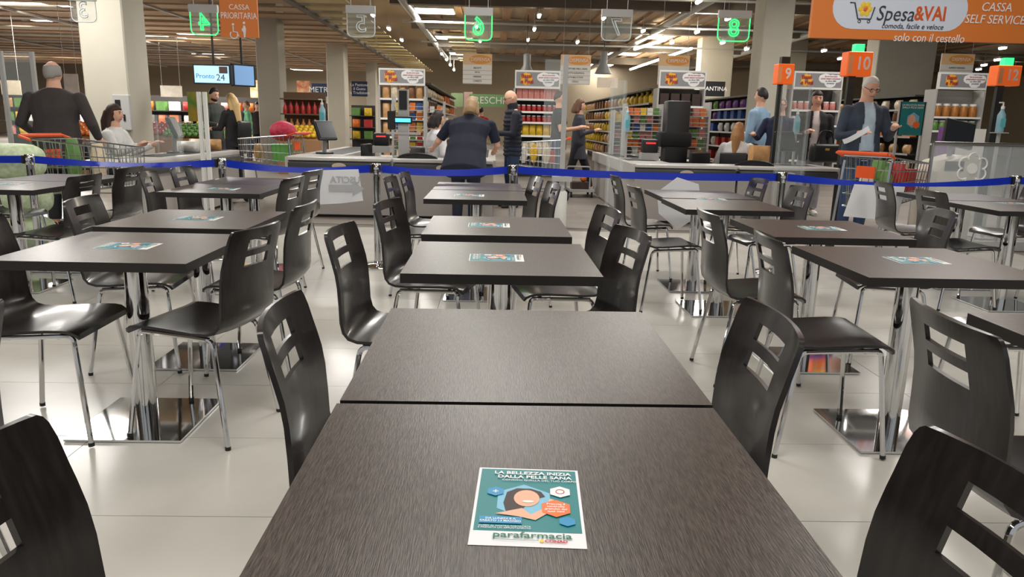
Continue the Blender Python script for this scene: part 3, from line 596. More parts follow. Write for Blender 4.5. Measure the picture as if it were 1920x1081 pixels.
def sanitizer(px,py,y,z,label):
    p=PD(px,py,y); t=thing('sanitizer_bottle',label,'bottle',(p.x,y,z)); MB().lathe([(.04,0),(.045,.01),(.045,.2),(.02,.25),(.018,.27)],14).build('bottle',mat('clear_gel',(150,200,215),.15,alpha=.7),t,True); MB().lathe([(.02,.27),(.02,.3),(.008,.3),(.008,.34)],10).build('pump',white,t,True); MB().bx(-.05,.0,-.008,.008,.335,.35).build('nozzle',white,t)
    MB().bx(-.03,.03,-.047,-.044,.06,.16).build('bottle_label',mat('gel_label',(90,180,190),.5),t)
def stand_pole(px,y,z0,z1,label):
    p=PD(px,250,y); t=thing('dispenser_stand',label,'stand',(p.x,y,z0)); MB().bx(-.09,.09,-.09,.09,0,.015).build('foot',lgrey,t); MB().bx(-.015,.015,-.015,.015,.015,z1-z0-.01).build('post',lgrey,t); MB().bx(-.07,.07,-.07,.07,z1-z0-.01,z1-z0).build('tray',lgrey,t)
for px,py,y,label in ((605,232,11.0,'gel bottle on a stand beside the lane five till'),(1175,246,11.0,'gel bottle on a stand at the corner of the lane eight checkout'),(1492,250,10.75,'gel bottle beside the woman in a black jacket'),(1873,248,8.8,'gel bottle on the self checkout')):
    z=PD(px,py,y).z; stand_pole(px,y,.768 if px<1400 else 0,z,'slim grey stand carrying the '+label.replace(' on a stand','')); sanitizer(px,py,y,z,label)
def office_chair(px,y,label,rz=0):
    p=PD(px,270,y); t=thing('cashier_chair',label,'chair',(p.x,y,0),rz); MB().bx(-.22,.22,-.22,.17,.40,.46).bevel(.02,2).build('seat',blackp,t,True); MB().bx(-.2,.2,.19,.25,.58,.9).bevel(.025,3).build('backrest',blackp,t,True); MB().tube([(0,.0,.06),(0,0,.40)],.03,8).build('column',greyp,t,True); MB().tube([(0,.05,.385),(0,.27,.40),(0,.27,.7)],.018,6).build('back_support',blackp,t)
    for k in range(5): MB().tube([(0,0,.08),(.27*math.cos(k*1.2566),.27*math.sin(k*1.2566),.03)],.018,6).build('foot_spoke',blackp,t)
office_chair(714,11.2,'black cashier chair standing empty by the lane five till',math.radians(80)); office_chair(810,10.6,'black cashier chair beside the leaning woman in navy',math.radians(120)); office_chair(1335,10.7,'empty black cashier chair beside the fair haired cashier',math.radians(30)); office_chair(1384,11.0,'black chair under the fair haired cashier',math.radians(150)); office_chair(206,9.3,'black chair under the dark haired cashier',math.radians(88))
def rack(px0,px1,y,ztop,label,n=5,zb=0):
    a=PD(px0,250,y).x; b=PD(px1,250,y).x; w=b-a; t=thing('impulse_rack',label,'rack',((a+b)/2,y,0))
    for sx in (-1,1): MB().bx(sx*w/2-.015,sx*w/2+.015,-.015,.3,zb,ztop).build('upright',lgrey,t)
    for k in range(n):
        z=.8+(ztop-.85)*k/n; MB().bx(-w/2,w/2,0,.28,z-.012,z).build('rack_shelf',lgrey,t); MB().tube([(-w/2,-.01,z+.05),(w/2,-.01,z+.05)],.005,5).build('front_wire',lgrey,t)
        m=max(1,int((w-.06)/.1))
        for i in range(m): 
            c=random.choice(['red','orange','white','blue','dark','green','yellow','pink']); product('box',c,.085,.11,.06,((a+b)/2-w/2+.03+(w-.06)*(i+.5)/m,y+.1,z+.001),'small %s sweets packet on a checkout rack'%c,'%s sweets packets on checkout racks'%c)
rack(737,796,12.0,1.62,'wire sweets rack behind the customer display tower'); rack(800,832,14.5,1.62,'wire rack of red packets beside the bread end shelf'); rack(1172,1240,12.2,1.6,'wire sweets rack at the corner of the lane eight checkout',6,.768); rack(1283,1328,11.4,1.62,'wire sweets rack beside the tall black display'); rack(1150,1168,12.6,1.5,'narrow clear rack by the aisle',5,.768)
a=PD(1268,220,11.2); t=thing('promo_display','tall black cloth covered promotional column between two sweets racks','display',(a.x,11.2,0)); MB().bx(-.17,.17,-.15,.15,.0,1.62).bevel(.02,2).build('column',blackp,t,True); MB().bx(-.26,.22,-.18,.18,.95,1.18).bevel(.05,2).build('cloth_fold',mat('black_cloth',(24,24,26),.8),t,True)
t=thing('card_printer','black receipt printer with a red light on the lane eight checkout','printer',(PD(1218,270,10.9).x,10.9,.9)); MB().bx(-.13,.13,-.1,.1,-.131,-.03).build('stand',lgrey,t); MB().bx(-.11,.11,-.09,.09,-.03,.16).bevel(.015,2).build('body',blackp,t,True); MB().bx(-.07,.07,-.094,-.09,.10,.12).build('light',redl,t)
t=thing('card_printer','black receipt printer with a red light on the lane five checkout','printer',(PD(716,262,11.4).x,11.4,.9)); MB().bx(-.13,.13,-.1,.1,-.131,-.03).build('stand',lgrey,t); MB().bx(-.11,.11,-.09,.09,-.03,.16).bevel(.015,2).build('body',blackp,t,True); MB().bx(-.07,.07,-.094,-.09,.10,.12).build('light',redl,t)
def plexi(px0,px1,py0,py1,y,label,frame=white,both=True,zb=0):
    a=PD(px0,py0,y); b=PD(px1,py1,y); t=thing('plexiglass_screen',label,'screen',((a.x+b.x)/2,y,zb)); w=b.x-a.x; h=a.z-zb
    MB().bx(-w/2,w/2,-.004,.004,.0,h).build('pane',glass,t)
    for s in ((-1,1) if both else (1,)): MB().bx(s*w/2-.02,s*w/2+.02,-.02,.02,0,h).build('frame_post',frame,t)
    return t
plexi(372,392,172,300,9.05,'clear plexiglass screen with white posts at the end of the priority lane'); plexi(0,76,95,245,8.75,'large clear screen with grey frame beside the man in a grey jacket',lgrey); plexi(290,340,215,276,9.2,'small clear screen in front of the dark haired cashier',glass,True,.775)
plexi(1148,1166,150,288,9.4,'clear plexiglass screen at the corner of the lane eight checkout',glass); plexi(1470,1508,160,290,9.5,'clear screen in front of the man with glasses',glass)
p=P(1050,424,0); t=thing('screen_post','white floor post carrying a clear upright panel in the aisle','post',(p.x,p.y,0)); MB().lathe([(.075,0),(.075,.42),(.06,.44)],16).build('post_base',white,t,True); MB().bx(-.03,.03,-.02,.02,.44,2.05).build('upright',lgrey,t); MB().bx(-.12,.12,-.06,.06,.56,.62).build('bracket',lgrey,t); MB().bx(-.25,-.03,-.004,.004,.62,2.0).build('pane',glass,t)
# ---- self checkout on the right
cream=mat('self_checkout_cream',(206,200,186),.4)
a=PD(1800,300,8.6); t=thing('self_checkout','cream self service till with a tilted dark monitor and scanner window','checkout',(a.x,8.6,0))
MB().poly([(-.22,0,0),(.24,0,0),(.24,0,.98),(.1,0,1.0),(-.16,0,.92),(-.24,0,.8)],(0,.5,0)).bevel(.02,2).build('cabinet',cream,t,True); MB().bx(-.17,.05,-.012,0,.82,.93).build('scanner_window',blackp,t); MB().tube([(.05,.3,.98),(.05,.3,1.1)],.03,8).build('monitor_stand',greyp,t)
R=Matrix.Rotation(math.radians(-18),3,'X')@Matrix.Rotation(math.radians(12),3,'Y'); MB().box((.1,.26,1.24),(.36,.05,.32),R).bevel(.008,1).build('monitor',blackp,t); MB().box((.1,.232,1.25),(.31,.012,.27),R).build('monitor_screen',scrn,t)
t=thing('glass_barrier','clear glass barrier with a white flower decal and a steel top rail','barrier',(PD(1850,300,7.9).x,7.9,0)); x0=PD(1748,300,7.9).x-t.location.x; x1=x0+1.7
MB().bx(x0,x1,-.005,.005,.1,1.12).build('pane',mat('barrier_glass',(215,222,222),.06,alpha=.28),t); MB().tube([(x0,0,1.14),(x1,0,1.14)],.02,10).build('top_rail',steel,t,True); MB().bx(x0,x1,-.03,.03,.0,.1).build('foot_rail',lgrey,t)
for x in (x0,x0+.85,x1): MB().tube([(x,.02,0),(x,.02,1.14)],.018,8).build('post',steel,t,True)
c=PDl(1822,316,7.9,t); b=MB()
for k in range(6):
    cx=c.x+.105*math.cos(k*PI/3+.52); cz=c.z+.105*math.sin(k*PI/3+.52); a0=k*PI/3+.52
    b.tube([(cx+.062*math.cos(a0+q),-.012,cz+.062*math.sin(a0+q)) for q in [-1.75+j*3.5/10 for j in range(11)]],.009,5)
b.build('flower_outline',white,t); MB().poly([(c.x+.055*math.cos(k*PI/9),-.014,c.z+.055*math.sin(k*PI/9)) for k in range(18)],(0,.006,0)).build('flower_heart',white,t)
t,w,h=panel('poster_stand','upright teal flyer poster in a metal stand beside the man in a blazer','poster',1690,190,1728,254,9.8,teal,.02); text('lettering','LA BELLEZZA INIZIA\nDALLA PELLE SANA',.032,whitep,t,(0,-.003,h*.36),FRONT)
MB().poly([(.02+.09*math.sin(PI/3*i),-.004,-.02+.1*math.cos(PI/3*i)) for i in range(6)],(0,.003,0)).build('photo_panel',lblue,t); MB().poly([(.0+.05*math.cos(k*PI/8),-.007,-.02+.07*math.sin(k*PI/8)) for k in range(16)],(0,.002,0)).build('printed_face',skinp,t); MB().poly([(.07+.05*math.sin(PI/3*i),-.008,-.08+.05*math.cos(PI/3*i)) for i in range(6)],(0,.002,0)).build('orange_hexagon',orange,t)
for s in (-1,1): MB().bx(s*w/2-.012,s*w/2+.012,.0,.03,-t.location.z,h/2).build('frame_post',lgrey,t)
MB().bx(-w/2,w/2,-.15,.2,-t.location.z,-t.location.z+.02).build('foot',lgrey,t)
# ================================================================== shopping carts
wire=mat('cart_wire',(186,190,194),.25,1); ohandle=mat('orange_plastic',(230,88,34),.4); rubber=mat('rubber',(40,40,42),.7)
def cart(loc,rz,label,wm=wire):
    t=thing('shopping_cart',label,'shopping cart',loc,rz); b=MB()
    def rail(z,y0,y1,w0,w1): return [(-w0/2,y0,z),(-w1/2,y1,z),(w1/2,y1,z),(w0/2,y0,z)]
    def lerp(a,b_,t): return a+(b_-a)*t
    zb=lambda q: lerp(.48,.58,q)
    for k in range(5):
        q=k/4; z0=lerp(zb(0),1.0,q); z1=lerp(zb(1),.93,q); b.tube([(-lerp(.44,.56,q)/2,.05,z0),(-lerp(.34,.42,q)/2,.86,z1),(lerp(.34,.42,q)/2,.86,z1),(lerp(.44,.56,q)/2,.05,z0),(-lerp(.44,.56,q)/2,.05,z0)],.005 if 0<k<4 else .009,5)
    for k in range(13):
        q=k/12; y=lerp(.05,.86,q)
        for s in (-1,1): b.tube([(s*lerp(.44,.34,q)/2,y,zb(q)),(s*lerp(.56,.42,q)/2,y,lerp(1.0,.93,q))],.004,4)
        b.tube([(-lerp(.44,.34,q)/2,y,zb(q)),(lerp(.44,.34,q)/2,y,zb(q))],.004,4)
    for k in range(8):
        q=k/7-.5
        b.tube([(q*.44,.05,.48),(q*.56,.05,1.0)],.004,4); b.tube([(q*.34,.86,.58),(q*.42,.86,.93)],.004,4); b.tube([(q*.44,.05,.48),(q*.34,.86,.58)],.004,4)
    b.build('basket',wm,t); 
    MB().tube([(-.27,-.06,1.03),(.27,-.06,1.03)],.02,10).build('handle',ohandle,t,True)
    for s in (-1,1): MB().tube([(s*.28,.06,.99),(s*.285,-.06,1.03)],.013,6).build('handle_bracket',ohandle,t)
    MB().bx(-.1,.1,.03,.045,.78,.9).build('child_seat_flap',ohandle,t)
    for s in (-1,1): MB().tube([(s*.25,.05,.95),(s*.26,.0,.5),(s*.27,-.02,.17),(s*.22,.8,.15),(s*.17,.82,.56)],.013,6,bend=.06).build('chassis_tube',wm,t,True)
    MB().tube([(-.26,.1,.165),(.26,.1,.165)],.01,6).build('cross_tube',wm,t)
    for x,y in ((-.27,-.01),(.27,-.01),(-.21,.76),(.21,.76)):
        w=MB().tube([(x-.014,y,.065),(x+.014,y,.065)],.065,14).build('wheel',rubber,t,True); MB().bx(x-.02,x+.02,y-.012,y+.012,.07,.17).build('wheel_fork',lgrey,w)
    return t
def goods(cartloc,rz,items):
    R=Matrix.Rotation(rz,4,'Z')
    for (kind,c,w,h,d,x,y,z,label) in items:
        p=Vector(cartloc)+R@Vector((math.copysign(.085,x),y*.86+.06,.61)); product(kind,c,min(w,.15),h,min(d,.13),p,label,None,rz)
cl=(PD(1625,272,7.5).x,7.5,0); cr=math.radians(-58); cart(cl,cr,'wire shopping cart with orange handle loaded with green and red packs')
goods(cl,cr,[('bag','green',.24,.34,.2,-.1,.4,.55,'bright green bag in the cart by the man in a blazer'),('bag','red',.2,.32,.18,.09,.5,.56,'red bag in the cart by the man in a blazer'),('box','orange',.16,.3,.2,-.13,.66,.57,'orange carton in the cart by the man in a blazer'),('bottle','green',.12,.33,.12,.11,.25,.54,'green bottle in the cart by the man in a blazer'),('box','red',.14,.26,.2,.08,.7,.58,'red carton in the cart by the man in a blazer'),('bag','white',.2,.22,.18,-.1,.18,.52,'white bag in the cart by the man in a blazer')])
cl=(PD(88,256,7.4).x,7.4,0); cr=math.radians(-98); cart(cl,cr,'wire shopping cart with orange handle beside the dark haired cashier')
goods(cl,cr,[('bag','green',.26,.4,.24,.0,.3,.5,'dark green carrier bag in the cart beside the cashier'),('bag','cream',.3,.36,.24,.02,.6,.54,'pale printed bag in the cart beside the cashier')])
sack=mat('sack_print',(186,204,160),.6,col2=(216,228,200),nscale=22)
for i,(px,z,w) in enumerate(((20,0,.62),(22,.326,.6),(18,.652,.58))):
    p=PD(px,300,6.87); b=MB(); b.blob((0,0,.16),(w/2,.2,.165),3)
    for v in b.bm.verts: v.co.x=math.copysign(abs(v.co.x/(w/2))**.45*w/2,v.co.x); v.co.z=.16+math.copysign(abs((v.co.z-.16)/.165)**.7*.16,v.co.z-.16)
    o=b.build('pellet_sack',sack,None,True,(p.x,p.y,z)); tag(o,'pale green printed sack stacked beside the blue tape','sack','pale green printed sacks')
cl=(PD(560,250,11.3).x,11.3,0); cr=math.radians(80); cart(cl,cr,'wire shopping cart holding a green basket and a dotted red bag')
goods(cl,cr,[('bag','bread',.26,.25,.2,.0,.75,.56,'brown bag in the cart with the green basket')])
dot=mat('dotted_red',(176,30,60),.6,col2=(200,60,84),nscale=18); o=MB().blob((0,0,.18),(.2,.13,.15),3,.03).build('dotted_bag',dot,None,True,(PD(530,240,11.35).x,11.35,.872)); tag(o,'red bag with pale dots resting on top of a loaded cart','bag')
t=thing('green_basket','light green shopping basket in the cart with the dotted bag','basket',(PD(528,275,11.3).x,11.36,.61)); MB().poly([(-.12,-.11,0),(.12,-.11,0),(.14,-.12,.24),(-.14,-.12,.24)],(0,.22,0)).build('tub',mat('green_plastic',(110,190,90),.4),t); MB().bx(-.15,.15,-.13,.11,.24,.26).build('rim',mat('green_plastic_rim',(130,206,104),.4),t)
cl=(PD(1062,256,12.4).x,12.4,0); cr=math.radians(85); cart(cl,cr,'wire shopping cart full of pale bags pushed through the aisle')
goods(cl,cr,[('bag','cream',.28,.3,.24,-.02,.3,.5,'pale bag in the aisle cart'),('bag','yellow',.24,.3,.2,.05,.55,.54,'yellowish bag in the aisle cart'),('bag','white',.24,.26,.2,-.04,.74,.56,'white bag in the aisle cart'),('box','red',.15,.2,.12,.08,.2,.5,'red carton in the aisle cart')])
p=P(1110,371,0); t=thing('stock_trolley','low grey platform trolley with boxes beside the aisle','trolley',(p.x-.2,p.y,0)); MB().bx(-.2,.24,0,.7,.1,.14).build('platform',lgrey,t); MB().tube([(-.2,.68,.12),(-.2,.68,.5),(.24,.68,.5),(.24,.68,.12)],.014,6,bend=.05).build('push_bar',lgrey,t)
for x,y in ((-.16,.06),(.2,.06),(-.16,.62),(.2,.62)): MB().tube([(x-.012,y,.05),(x+.012,y,.05)],.05,12).build('wheel',rubber,t,True)
product('box','dark',.3,.12,.3,(p.x-.2,p.y+.25,.141),'dark carton lying on the low platform trolley',None); o=MB().blob((0,0,.05),(.06,.06,.055),2).build('orange_fruit',pm('orange',cols['orange']),None,True,(p.x-.14,p.y+.2,.268)); tag(o,'orange round fruit net on the low platform trolley','fruit')
# ================================================================== people
def remesh(mb,vox,mats,smooth=3):
    me=mb.mesh('tmp',mats,True); o=bpy.data.objects.new('tmp',me); C.objects.link(o)
    m=o.modifiers.new('r','REMESH'); m.mode='VOXEL'; m.voxel_size=vox; m.use_smooth_shade=True
    s=o.modifiers.new('s','SMOOTH'); s.iterations=smooth; s.factor=.5
    r=bpy.data.meshes.new_from_object(o.evaluated_get(bpy.context.evaluated_depsgraph_get())); bpy.data.objects.remove(o)
    r.materials.clear()
    for x in (mats if isinstance(mats,(list,tuple)) else [mats]): r.materials.append(x)
    r.polygons.foreach_set('use_smooth',[True]*len(r.polygons)); return r
def etube(b,pts,rad,n=14):
    prev=None
    for i,(p,(rx,ry)) in enumerate(zip(pts,rad)):
        p=Vector(p); t=(Vector(pts[min(i+1,len(pts)-1)])-Vector(pts[max(i-1,0)])).normalized(); ax=Vector((1,0,0)); ay=t.cross(ax).normalized()
        rg=[b.bm.verts.new(p+ax*(rx*math.cos(2*PI*k/n))+ay*(ry*math.sin(2*PI*k/n))) for k in range(n)]
        if prev:
            for k in range(n): b.bm.faces.new((prev[k],prev[(k+1)%n],rg[(k+1)%n],rg[k]))
        else: b.bm.faces.new(rg[::-1])
        prev=rg
    b.bm.faces.new(prev)
DA=((.07,.0,-.28),(.08,-.10,-.53))
def person(label,x,y,rz,h,top,bottom,shoe,hair,style,lean=0.,seat=None,L=DA,R=DA,skin=(222,172,146),wide=1,sleeve=1,openf=0,shirt=None,headtilt=0,puff=0,skirt=0,glasses=False,beard=False,stride=0,z0=0):
    t=thing('person',label,'person',(x,y,z0),rz); s=h/1.72; t.scale=(s,s,s)
    hz=.93 if seat is None else seat
    u=Vector((0,-math.sin(lean),math.cos(lean))); hip=Vector((0,0,hz)); sh=hip+u*.50; nk=hip+u*.56
    hu=Vector((0,-math.sin(lean*.6+headtilt),math.cos(lean*.6+headtilt))); hd=nk+hu*.135; hf=Vector((0,-hu.z,hu.y))  # face direction
    sk=mat('skin_%d_%d_%d'%skin,skin,.55)
    legs=[]
    for sx in (-1,1):
        if seat is None:
            st=stride*sx; legs.append([hip+Vector((sx*.09,0,-.02)),Vector((sx*.10,-.02-st*.5,.49)),Vector((sx*.10,.02-st+(0.08 if st<0 else 0),.08)),Vector((sx*.115,-.13-st,.03))])
        else: legs.append([hip+Vector((sx*.09,-.02,0)),Vector((sx*.12,-.42,hz-.02)),Vector((sx*.12,-.40,hz-.42)),Vector((sx*.13,-.54,hz-.46))])
    arms=[]
    for sx,A in ((-1,L),(1,R)):
        s0=sh+Vector((sx*.18*wide,0,-.055)); arms.append([s0,s0+Vector((sx*A[0][0],A[0][1],A[0][2])),s0+Vector((sx*A[1][0],A[1][1],A[1][2])),sx])
    # --- body
    b=MB(); sp=[hip-u*.08,hip+u*.05,hip+u*.2,hip+u*.36,hip+u*.47,hip+u*.54,nk+hu*.10]
    etube(b,sp,[(.13*wide,.10),(.165*wide,.12),(.145*wide,.105),(.17*wide,.115),(.155*wide,.09),(.075,.065),(.055,.058)])
    for g in legs:
        b.tube(g[:3],[.088,.062,.042],10); b.tube([g[2]+Vector((0,.04,-.03)),g[3]],[.045,.035],8); b.blob(g[1],(.06,.06,.06),1)
    for a,e,w,sx in arms:
        b.tube([a,e,w],[.052,.043,.029],10); b.blob(a,(.06,.06,.06),1); b.blob(e,(.043,.043,.043),1)
        d=(w-e).normalized(); side=d.cross(Vector((0,0,1)));  side=(side if side.length>.1 else Vector((1,0,0))).normalized(); nrm=side.cross(d).normalized()
        b.tube([w-d*.01,w+d*.04,w+d*.085],[.028,.036,.032],8)
        for k,ln in enumerate((.062,.075,.07,.055)):
            o=w+d*.08+side*((k-1.5)*.019); b.tube([o,o+d*ln*.5,o+d*ln*.8-nrm*ln*.45],[.010,.0095,.008],6)
        o=w+d*.03+side*(-sx*.03); b.tube([o,o+d*.03-side*(sx*.03),o+d*.065-side*(sx*.03)],[.012,.011,.009],6)
    Rm=Matrix((Vector((1,0,0)),-hf,hu)).transposed()          # head frame: x, back, up
    def hp(x,yf,z): return hd+Rm@Vector((x,-yf,z))
    hv=bmesh.ops.create_icosphere(b.bm,subdivisions=4,radius=1)['verts']
    for v in hv:
        c=v.co.copy(); z=c.z; wx=.076*(1-.16*max(0,-z)**1.5); v.co=hd+Rm@Vector((c.x*wx,c.y*.096+(-.006 if c.z<0 else 0),z*.118))
    b.tube([hp(0,.092,.02),hp(0,.112,-.022),hp(0,.09,-.032)],[.008,.014,.01],6)
    for sx in (-1,1): b.blob(hp(sx*.076,-.005,-.005),(.012,.022,.03),1)
    link('body',remesh(b,.0095,sk,2),t)
    # --- face
    fm=mat('eye_dark',(38,28,26),.3)
    for sx in (-1,1): MB().blob(hp(sx*.03,.088,.012),(.011,.006,.006),1).build('eye',fm,t); MB().tube([hp(sx*.015,.094,.034),hp(sx*.045,.084,.034)],.004,5).build('eyebrow',mat('hair_%d_%d_%d'%hair,hair,.6),t)
    MB().tube([hp(-.024,.084,-.058),hp(0,.091,-.06),hp(.024,.084,-.058)],.005,5).build('mouth',mat('lips',(168,86,80),.5),t)
    if glasses:
        gb=MB()
        for sx in (-1,1): gb.tube([hp(sx*.032+.026*math.cos(k*PI/5),.1,.01+.018*math.sin(k*PI/5)) for k in range(11)],.003,4); gb.tube([hp(sx*.058,.098,.014),hp(sx*.08,.0,.016)],.003,4)
        gb.tube([hp(-.008,.103,.012),hp(.008,.103,.012)],.003,4); gb.build('glasses',blackp,t)
    hm=mat('hair_%d_%d_%d'%hair,hair,.6,noise=.15,nscale=30,stretch=(4,4,1))
    if beard: MB().blob(hp(0,.03,-.075),(.066,.062,.05),2).build('beard',hm,t,True)
    if style:
        b=MB(); b.blob((0,0,0),(1,1,1),3); low={'short':.0,'fringe':-.15,'bob':-.75,'long':-.75,'ring':-.3}[style]
        for v in b.bm.verts:
            c=v.co; f=-c.y; k=1.12
            if style=='ring' and c.z>.55: k=.9
            if (f>.35 and c.z<.62-.25*(style in('bob','long'))) or c.z<low-.35*max(0,-f) : k=.86
            v.co=hd+Rm@Vector((c.x*.076*k*1.02,c.y*.096*k,c.z*.118*k+.004))
        if style in('long','bob'):
            ln=.34 if style=='long' else .04
            b.tube([hp(0,-.05,.02),hp(0,-.095,-.1),hp(0,-.10,-.1-ln)],[.075,.075,.045 if style=='long' else .06],10)
            for sx in (-1,1): b.tube([hp(sx*.06,-.02,.03),hp(sx*.082,-.03,-.1),hp(sx*.085,-.035,-.1-ln*.8)],[.026,.028,.016],8)
        link('hair',remesh(b,.012,hm,2),t)
    # --- clothes
    def col(c,n): return mat('cloth_%s_%d_%d_%d'%((n,)+c),c,.85,noise=.1,nscale=9)
    if shirt:
        b=MB(); etube(b,[hip-u*.1]+sp[1:6],[(.16*wide,.12),(.175*wide,.13),(.158*wide,.118),(.182*wide,.126),(.16*wide,.10),(.07,.07)]); link('shirt',remesh(b,.013,col(shirt,'shirt')),t)
    b=MB(); k=1.0+.06*bool(shirt); hem=(.16 if not skirt else .3) if seat is None else .0
    if puff:
        pts=[];rd=[]
        for i in range(23):
            q=-.16+.68*i/22; base=(.185 if q<.1 else .175 if q<.25 else .195 if q<.42 else .17); z=.013*(1 if i%2 else -1); pts.append(hip+u*q); rd.append(((base+z)*wide,(base*.72+z)))
        etube(b,pts,rd,18); b.tube([hip+u*.5,nk+hu*.07],[.085,.08],10)
    else: etube(b,[hip-u*hem]+[hip-u*(.05 if seat is None else -.02)]+sp[1:6],[((.178+.03*skirt)*wide*k,(.135+.03*skirt)*k),(.182*wide*k,.138*k),(.182*wide*k,.138*k),(.165*wide*k,.126*k),(.19*wide*k,.133*k),(.18*wide*k,.105*k),(.092,.08)])
    for a,e,w,sx in arms:
        if sleeve>=1: b.tube([a-Vector((sx*.04,0,0)),a,e,e.lerp(w,.93)],[.06,.072,.058,.043],10); b.blob(e,(.058,.058,.058),1)
        elif sleeve>0: b.tube([a-Vector((sx*.04,0,0)),a,a.lerp(e,sleeve*1.2)],[.06,.072,.066],10)
        b.blob(a,(.07,.07,.065),2)
    me=remesh(b,.012,col(top,'top'),2 if puff else 3)
    if openf:
        bm=bmesh.new(); bm.from_mesh(me); dl=[f for f in bm.faces if abs(f.calc_center_median().x)<openf*(.6+.6*max(0,(sh.z-f.calc_center_median().z))) and f.calc_center_median().y<(hip.y-.03) and f.calc_center_median().z<sh.z+.09]
        dl=[f for f in dl if min((f.calc_center_median()-a.lerp(b_,q/4)).length for aa in arms for a,b_ in ((aa[0],aa[1]),(aa[1],aa[2])) for q in range(5))>.085]
        bmesh.ops.delete(bm,geom=dl,context='FACES'); bm.to_mesh(me); bm.free()
    link('jacket' if (openf or puff) else 'top_garment',me,t)
    b=MB(); etube(b,[hip-u*.1,hip+u*.02,hip+u*.12],[(.165*wide,.125),(.17*wide,.128),(.155*wide,.115)])
    for g in legs: b.tube([g[0],g[1],g[2]+Vector((0,0,.02))],[.1*min(wide,1.15),.08,.062],12); b.blob(g[1],(.078,.078,.078),2); b.blob(g[0],(.1,.11,.1),2)
    link('trousers',remesh(b,.014,col(bottom,'legs')),t)
    for g in legs: MB().tube([g[2]+Vector((0,.06,-.05)),g[2]+Vector((0,.02,-.035)),g[3]+Vector((0,.02,0)),g[3]+Vector((0,-.05,-.005))],[.03,.045,.042,.025],10).build('shoe',mat('shoe_%d_%d_%d'%shoe,shoe,.5),t,True)
    return t
def pxx(px,y): return PD(px,230,y).x
R9=math.radians
person('man in a dark grey jacket with grey hair, seen from behind at the counter',pxx(104,8.25),8.25,R9(180),1.76,(62,56,55),(40,40,46),(30,28,28),(150,146,142),'ring',lean=.08,L=((.12,.02,-.27),(.06,-.2,-.42)),R=((.12,.02,-.27),(.06,-.2,-.42)),wide=1.4,skirt=.6)
person('cashier with long dark hair and a white blouse, seated in profile',pxx(206,9.3),9.3,R9(88),1.66,(226,226,224),(40,42,50),(30,30,30),(60,38,32),'long',lean=.1,seat=.60,L=((.03,-.14,-.23),(.0,-.40,-.12)),R=((.03,-.14,-.23),(.0,-.40,-.12)))
person('bearded man in a dark green jacket looking down beside the blonde woman',pxx(401,14.2),14.2,R9(60),1.74,(58,64,58),(40,42,50),(30,30,30),(30,26,26),'short',beard=True,headtilt=.35,L=((.06,-.1,-.27),(.0,-.34,-.3)),R=((.06,-.1,-.27),(.0,-.34,-.3)))
bw=person('woman with blonde hair, black sweater and a black backpack',pxx(438,13.4),13.4,R9(-120),1.62,(30,30,32),(26,27,32),(24,24,24),(206,174,120),'long',headtilt=.2,L=((.05,-.1,-.27),(.0,-.36,-.28)),R=((.05,-.1,-.27),(.0,-.36,-.28)))
o=MB().bx(-.14,.14,.2,.31,.88,1.18).bevel(.05,3).build('backpack',blackp,None,True); o.location=bw.location; o.rotation_euler=bw.rotation_euler; tag(o,'small black backpack on the back of the blonde woman','backpack')
person('shopper in a light green shirt far behind the black backpack',pxx(464,22),22,R9(-60),1.66,(120,190,150),(60,60,70),(40,40,40),(120,90,60),'short')
person('shopper in dark clothes with bare arms near the produce wall',pxx(484,23),23,R9(20),1.66,(50,40,40),(50,50,60),(40,40,40),(40,30,28),'bob',sleeve=.4)
person('shopper in a red shirt far down the aisle behind the navy dressed woman',pxx(902,24),24,R9(180),1.68,(190,40,40),(50,50,60),(40,40,40),(40,32,30),'short')
person('woman in loose navy clothes leaning over the checkout, seen from behind',pxx(874,8.9),8.9,R9(172),1.66,(30,34,54),(28,32,52),(40,36,36),(176,144,104),'bob',lean=.68,L=((.08,-.06,-.25),(.02,-.26,-.32)),R=((.16,.0,-.22),(.26,-.2,-.3)),wide=1.42,sleeve=.7,skirt=1)
person('cashier in a white blouse half hidden behind the leaning woman',pxx(810,10.6),10.6,R9(120),1.60,(226,226,230),(40,42,50),(30,30,30),(36,28,28),'bob',seat=.69,lean=.15)
person('bald man with glasses in a navy quilted jacket and jeans, hands together',pxx(962,11.2),11.2,R9(-78),1.70,(34,36,48),(44,62,92),(40,36,36),(150,140,130),None,headtilt=.3,L=((.04,-.06,-.27),(-.03,-.32,-.26)),R=((.04,-.06,-.27),(-.03,-.32,-.26)),puff=1,glasses=True,wide=1.05)
person('man in a black polo shirt pushing the aisle cart',pxx(1048,13.2),13.2,R9(75),1.78,(30,30,34),(60,74,100),(40,40,40),(70,56,46),'short',sleeve=.55,L=((.06,-.08,-.27),(.0,-.36,-.22)),R=((.06,-.08,-.27),(.0,-.36,-.22)))
person('woman with brown hair in a dark coat walking past the aisle cart',pxx(1086,14.0),14.0,R9(85),1.68,(58,58,68),(28,28,32),(24,24,24),(110,78,58),'bob',stride=.28,skirt=1,L=((.06,-.06,-.27),(.0,-.3,-.2)))
person('cashier with long fair hair and a white blouse, seen from behind',pxx(1384,11.0),11.0,R9(150),1.62,(228,226,224),(40,42,50),(30,30,30),(176,128,80),'long',seat=.60,lean=.12,L=((.08,-.1,-.25),(.1,-.34,-.26)),R=((.12,-.1,-.25),(.2,-.3,-.26)),wide=1.1)
person('dark haired man in a light blue shirt, seen from behind',pxx(1423,12.2),12.2,R9(-140),1.86,(142,172,198),(50,60,80),(40,40,40),(34,28,26),'short',L=((.08,-.1,-.27),(.04,-.34,-.3)))
